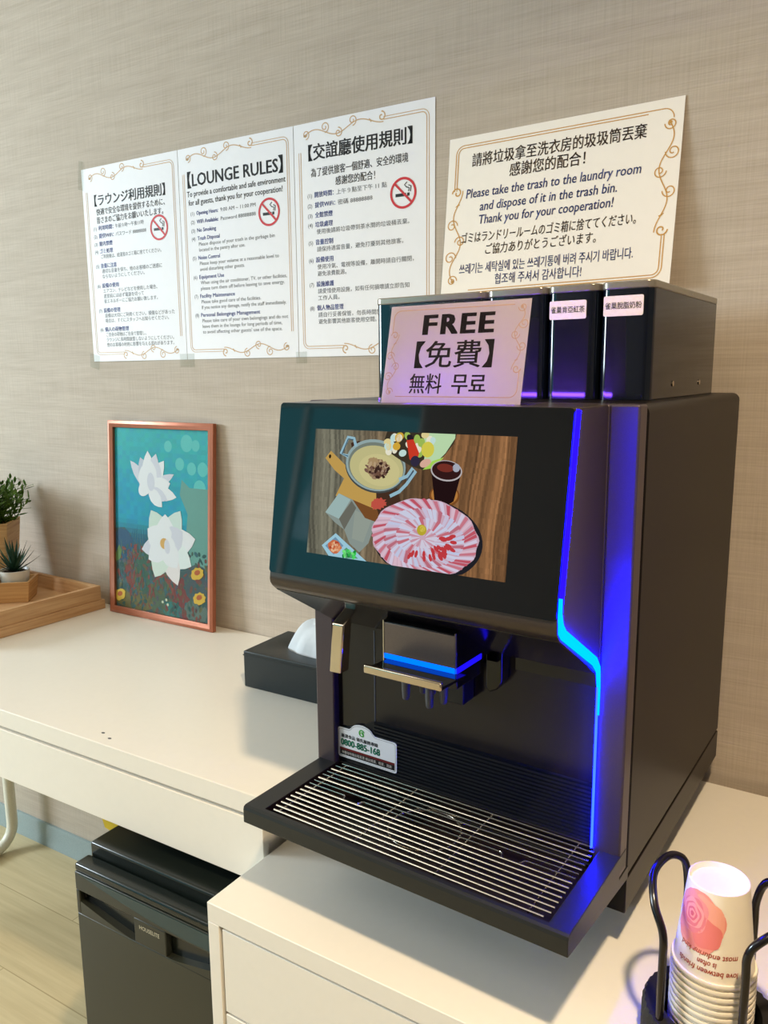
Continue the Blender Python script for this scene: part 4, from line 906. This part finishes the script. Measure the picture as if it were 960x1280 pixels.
# front panel with two recessed handholds
def hh(x0, x1): return (x0, x1)
def zt_at(x): return .580
FX0, FX1, FX2, FX3, FX4, FX5 = QX0, QX0 + .008, QX0 + .125, QX0 + .188, QX1 - .008, QX1
b = MBo(bO)
H0, H1 = .497, .536
b.box(FX0, FX5, QY0, YB_, .004, H0); b.box(FX0, FX5, QY0, YB_, H1, QZ - .014)
b.box(FX0, FX1, QY0, YB_, H0, H1); b.box(FX2, FX3, QY0, YB_, H0, H1); b.box(FX4, FX5, QY0, YB_, H0, H1)
b.build('front_panel', 'bin', bn, bevel=.0015)
# handhold lower lips: a curved sag
for (x0, x1, sgn) in ((FX1, FX2, 1), (FX3, FX4, -1)):
    b = MBo(bO); P = [(x0, H0)]
    for k in range(9):
        t = k / 8; P.append((x0 + (x1 - x0) * t, H0 - .001 + .022 * ((t if sgn > 0 else 1 - t) * 0 + (1 - t if sgn > 0 else t)) ** 1.2))
    P.append((x1, H0))
    b.prism([(x0, H0 - .002), (x1, H0 - .002)] + P[1:-1][::-1], 'y', QY0 + .0005, YB_); b.build('handhold_lip', 'bin', bn)
    b = MBo(bO); b.box(x0, x1, YB_ - .0006, YB_ + .0002, H0 - .001, H1); b.build('handhold', 'binlid', bn)
b = MBo(bO); P = [(FX0, QZ - .0136), (FX5, QZ - .0136), (FX5, QZ), (FX0, QZ)]
b.box(FX0, FX5, QY0, QY0 + .0280, QZ - .0138, QZ); b.build('front_rim', 'binlid', bn, bevel=.0045)
b = MBo(bO)
arcp = [(FX0 + .010, .5640)] + [(FX0 + .010 + (QX1 - .012 - FX0 - .010) * k / 12, .5640 - .024 * math.sin(PI * k / 12 * .62)) for k in range(1, 13)] + [(FX5 - .002, .5640)]
b.prism(arcp, 'y', QY0 - .0007, QY0 + .0005); b.build('front_band', 'binglass', bn)
b = MBo(bO); b.box(QX0 + .003, QX1 - .003, -.5505, QY1, .5525, .600); b.build('lid', 'binlid', bn, bevel=.004)
b = MBo(bO); b.tube([(QX0 + .004, -.478, .598), (QX0 + .075, -.478, .598)], .013, 16); b.build('hinge_barrel', 'binlid', bn, smooth=50)
p = Painter(lambda u, v, k: Vector((u, QY0 - .0009, v)) + Vector(bO)); p.text('HOUSELITE', FX2 + .012, .5225, .009, rgb(206, 200, 176), .040); p.build('lettering', 'ink', bn)
# yellow liner edge showing behind the lid
b = MBo(bO); L1 = [(.5040, .6215), (.5085, .600), (.5150, .580), (.5240, .562), (.545, .556), (.5838, .556)]; R1 = (.5838, .6215)
def flap(d): return [(x, -.470 + d + .004 * math.sin(40 * (x + z)), z) for x, z in L1] + [(.5838, -.470 + d, .600), (.5838, -.470 + d, .6190)]
b.loft([flap(0), flap(.0012)])
lo = b.build('liner_flap', 'yellow', bn, smooth=60); lo['label'] = 'yellow flap at the back corner of the lid'

# ------------------------------------------------------------------ paper cups in a wire holder
CC = Vector((1.4690, -0.5490, ZK))
ch = empty('cup_holder', CC); tag(ch, 'black wire cup holder with a ribbed round base on the white cabinet', 'cup holder')
b = MB(); N = 90
def cog(r, z, d): return [((r - (d if k % 2 else 0)) * math.cos(2 * PI * k / N), (r - (d if k % 2 else 0)) * math.sin(2 * PI * k / N), z) for k in range(N)]
b.loft([cog(.044, .0006, 0), cog(.0600, .0006, .0015), cog(.0610, .006, .0022), cog(.0610, .038, .0022), cog(.0590, .043, .0015), cog(.0445, .045, 0), cog(.043, .040, 0), cog(.043, .004, 0), cog(.0430, .0006, 0)], cap=False)
b.lathe([(.0, .0008), (.0435, .0008), (.0435, .004), (0, .004)], (0, 0, 0), N)
b.build('base', 'rubber', ch, smooth=30)
def smooth_path(P, n=8):
    P = [Vector(p) for p in P]; out = []
    for i in range(len(P) - 1):
        p0, p1, p2, p3 = P[max(i - 1, 0)], P[i], P[i + 1], P[min(i + 2, len(P) - 1)]
        for k in range(n):
            t = k / n; out.append(.5 * ((2 * p1) + (p2 - p0) * t + (2 * p0 - 5 * p1 + 4 * p2 - p3) * t * t + (3 * p1 - p0 - 3 * p2 + p3) * t ** 3))
    return out + [P[-1]]
def wire_loop(pts):
    P = [(r * math.cos(math.radians(a)), r * math.sin(math.radians(a)), z - ZK) for a, r, z in pts]
    b = MB(); b.tube(smooth_path(P), .0037, 12); b.build('wire_loop', 'wire', ch, smooth=60)
wire_loop([(224, .053, .705), (224, .053, .765), (222, .053, .795), (206, .056, .815), (182, .0565, .831), (156, .053, .838), (136, .051, .830), (129, .052, .805), (128, .053, .770), (128, .053, .705)])
wire_loop([(-54, .053, .705), (-54, .053, .780), (-53, .053, .808), (-40, .057, .824), (-12, .066, .832), (22, .066, .833), (48, .057, .828), (57, .053, .806), (58, .053, .775), (58, .053, .705)])
# stack of cups, upside down
RT, RB_, HC = .0262, .0362, .0850
def make_cup(root):
    b = MB(); b.lathe([(.0002, HC - .0052), (RT - .0022, HC - .0052), (RT - .0010, HC), (RT, HC - .0004), (RB_ - .0012, .004), (RB_ + .0006, .0042), (RB_ + .0013, .0022), (RB_ + .0006, .0004), (RB_ - .0012, .0006), (RB_ - .0017, .004), (RT + .0002, HC - .0060), (0.0002, HC - .0060)], (0, 0, 0), 48)
    b.build('cup_body', 'cup', root, smooth=50)
ZC0 = ZK + .0178; PIT = .0068; NC = 12
cup0 = empty('paper_cup', (CC.x, CC.y, ZC0)); make_cup(cup0)
pth = PSW
def cupf(ang0):
    def f(u, v, k):  # u: arc length at mid radius; v: height from cup rim
        r = RB_ - .0012 + (RT - RB_ + .0012) * ((v - .004) / (HC - .0044)) + .0003 + k; a = ang0 + u / .032
        return Vector((r * math.cos(a), r * math.sin(a), v))
    return f
cups = []
for i in range(NC):
    c = cup0 if i == 0 else copy_tree(cup0)
    c.location = (CC.x, CC.y, ZC0 + PIT * i); cups.append(c)
    words = ['lowest', 'second', 'third', 'fourth', 'fifth', 'sixth', 'seventh', 'eighth', 'ninth', 'tenth', 'eleventh', 'top']
    lab = 'upside-down paper cup with pink rose, on top of the stack in the wire holder' if i == NC - 1 else 'white paper cup rim, ' + (words[i] + ' from the bottom' if i else 'lowest') + ' of the stack in the wire holder'
    tag(c, lab, 'paper cup', 'paper cups stacked in the wire holder')
topc = cups[-1]
CA = math.atan2(cam.location.y - CC.y, cam.location.x - CC.x)
p = Painter(cupf(math.radians(-120)), .00004)
def disc(pp, cx, cy, rx, ry, col, rot=0, wob=0.0, ph=0, n=36, m=6):
    def pt_(k, j):
        t = 2 * PI * k / n; f = j / m * (1 + wob * math.sin(5 * t + ph) + wob * .6 * math.sin(3 * t + 2 * ph)); x, y = rx * f * math.cos(t), ry * f * math.sin(t)
        return (cx + x * math.cos(rot) - y * math.sin(rot), min(HC - .003, cy + x * math.sin(rot) + y * math.cos(rot)))
    for j in range(m):
        for k in range(n): pp.poly([pt_(k, j), pt_(k + 1, j), pt_(k + 1, j + 1), pt_(k, j + 1)] if j else [pt_(k, 1), pt_(k + 1, 1), pt_(0, 0)], rgb(*col))
    pp.layer()
rx0, ry0 = .0025, .0545
RS = 1.16
_d = disc
def disc(pp, cx, cy, rx, ry, *a_): _d(pp, rx0 + (cx - rx0) * RS, ry0 + (cy - ry0) * RS, rx * RS, ry * RS, *a_)
disc(p, rx0, ry0, .0225, .0245, (236, 150, 134), 0, .05, .4)
for (dx, dy, r1, r2, c, ro, ph) in ((.007, .004, .0150, .0180, (240, 164, 142), .5, 1), (-.004, -.006, .0165, .0150, (232, 138, 126), 0, 2), (.008, -.007, .0130, .0120, (230, 124, 116), -.5, 3), (-.006, .005, .0150, .0165, (236, 146, 142), .3, .6), (-.005, .003, .0125, .0135, (228, 124, 128), 0, 2.2), (-.005, .004, .0105, .0115, (238, 156, 150), .4, 1.3), (-.0055, .003, .0088, .0094, (226, 116, 124), 0, .2), (-.005, .004, .0068, .0074, (238, 152, 150), .2, 2), (-.0052, .0032, .0050, .0054, (222, 104, 118), 0, 1), (-.005, .0036, .0034, .0036, (236, 146, 146), 0, 0), (-.005, .0034, .0018, .002, (214, 92, 110), 0, 0)):
    disc(p, rx0 + dx, ry0 + dy, r1, r2, c, ro, .06, ph, 30, 5)
p.build('rose_print', 'ink', topc)
p = Painter(cupf(math.radians(-93)), .00004); RD = rgb(170, 78, 62)
for s, v in (('most enduring kind', .0300), ('is often', .0225), ('love between friends', .0150)):
    p.text(s, 0.0, v, .0076, RD, .052 if len(s) > 10 else .016, 'C', .02, .2, True)
p.build('lettering', 'ink', topc)
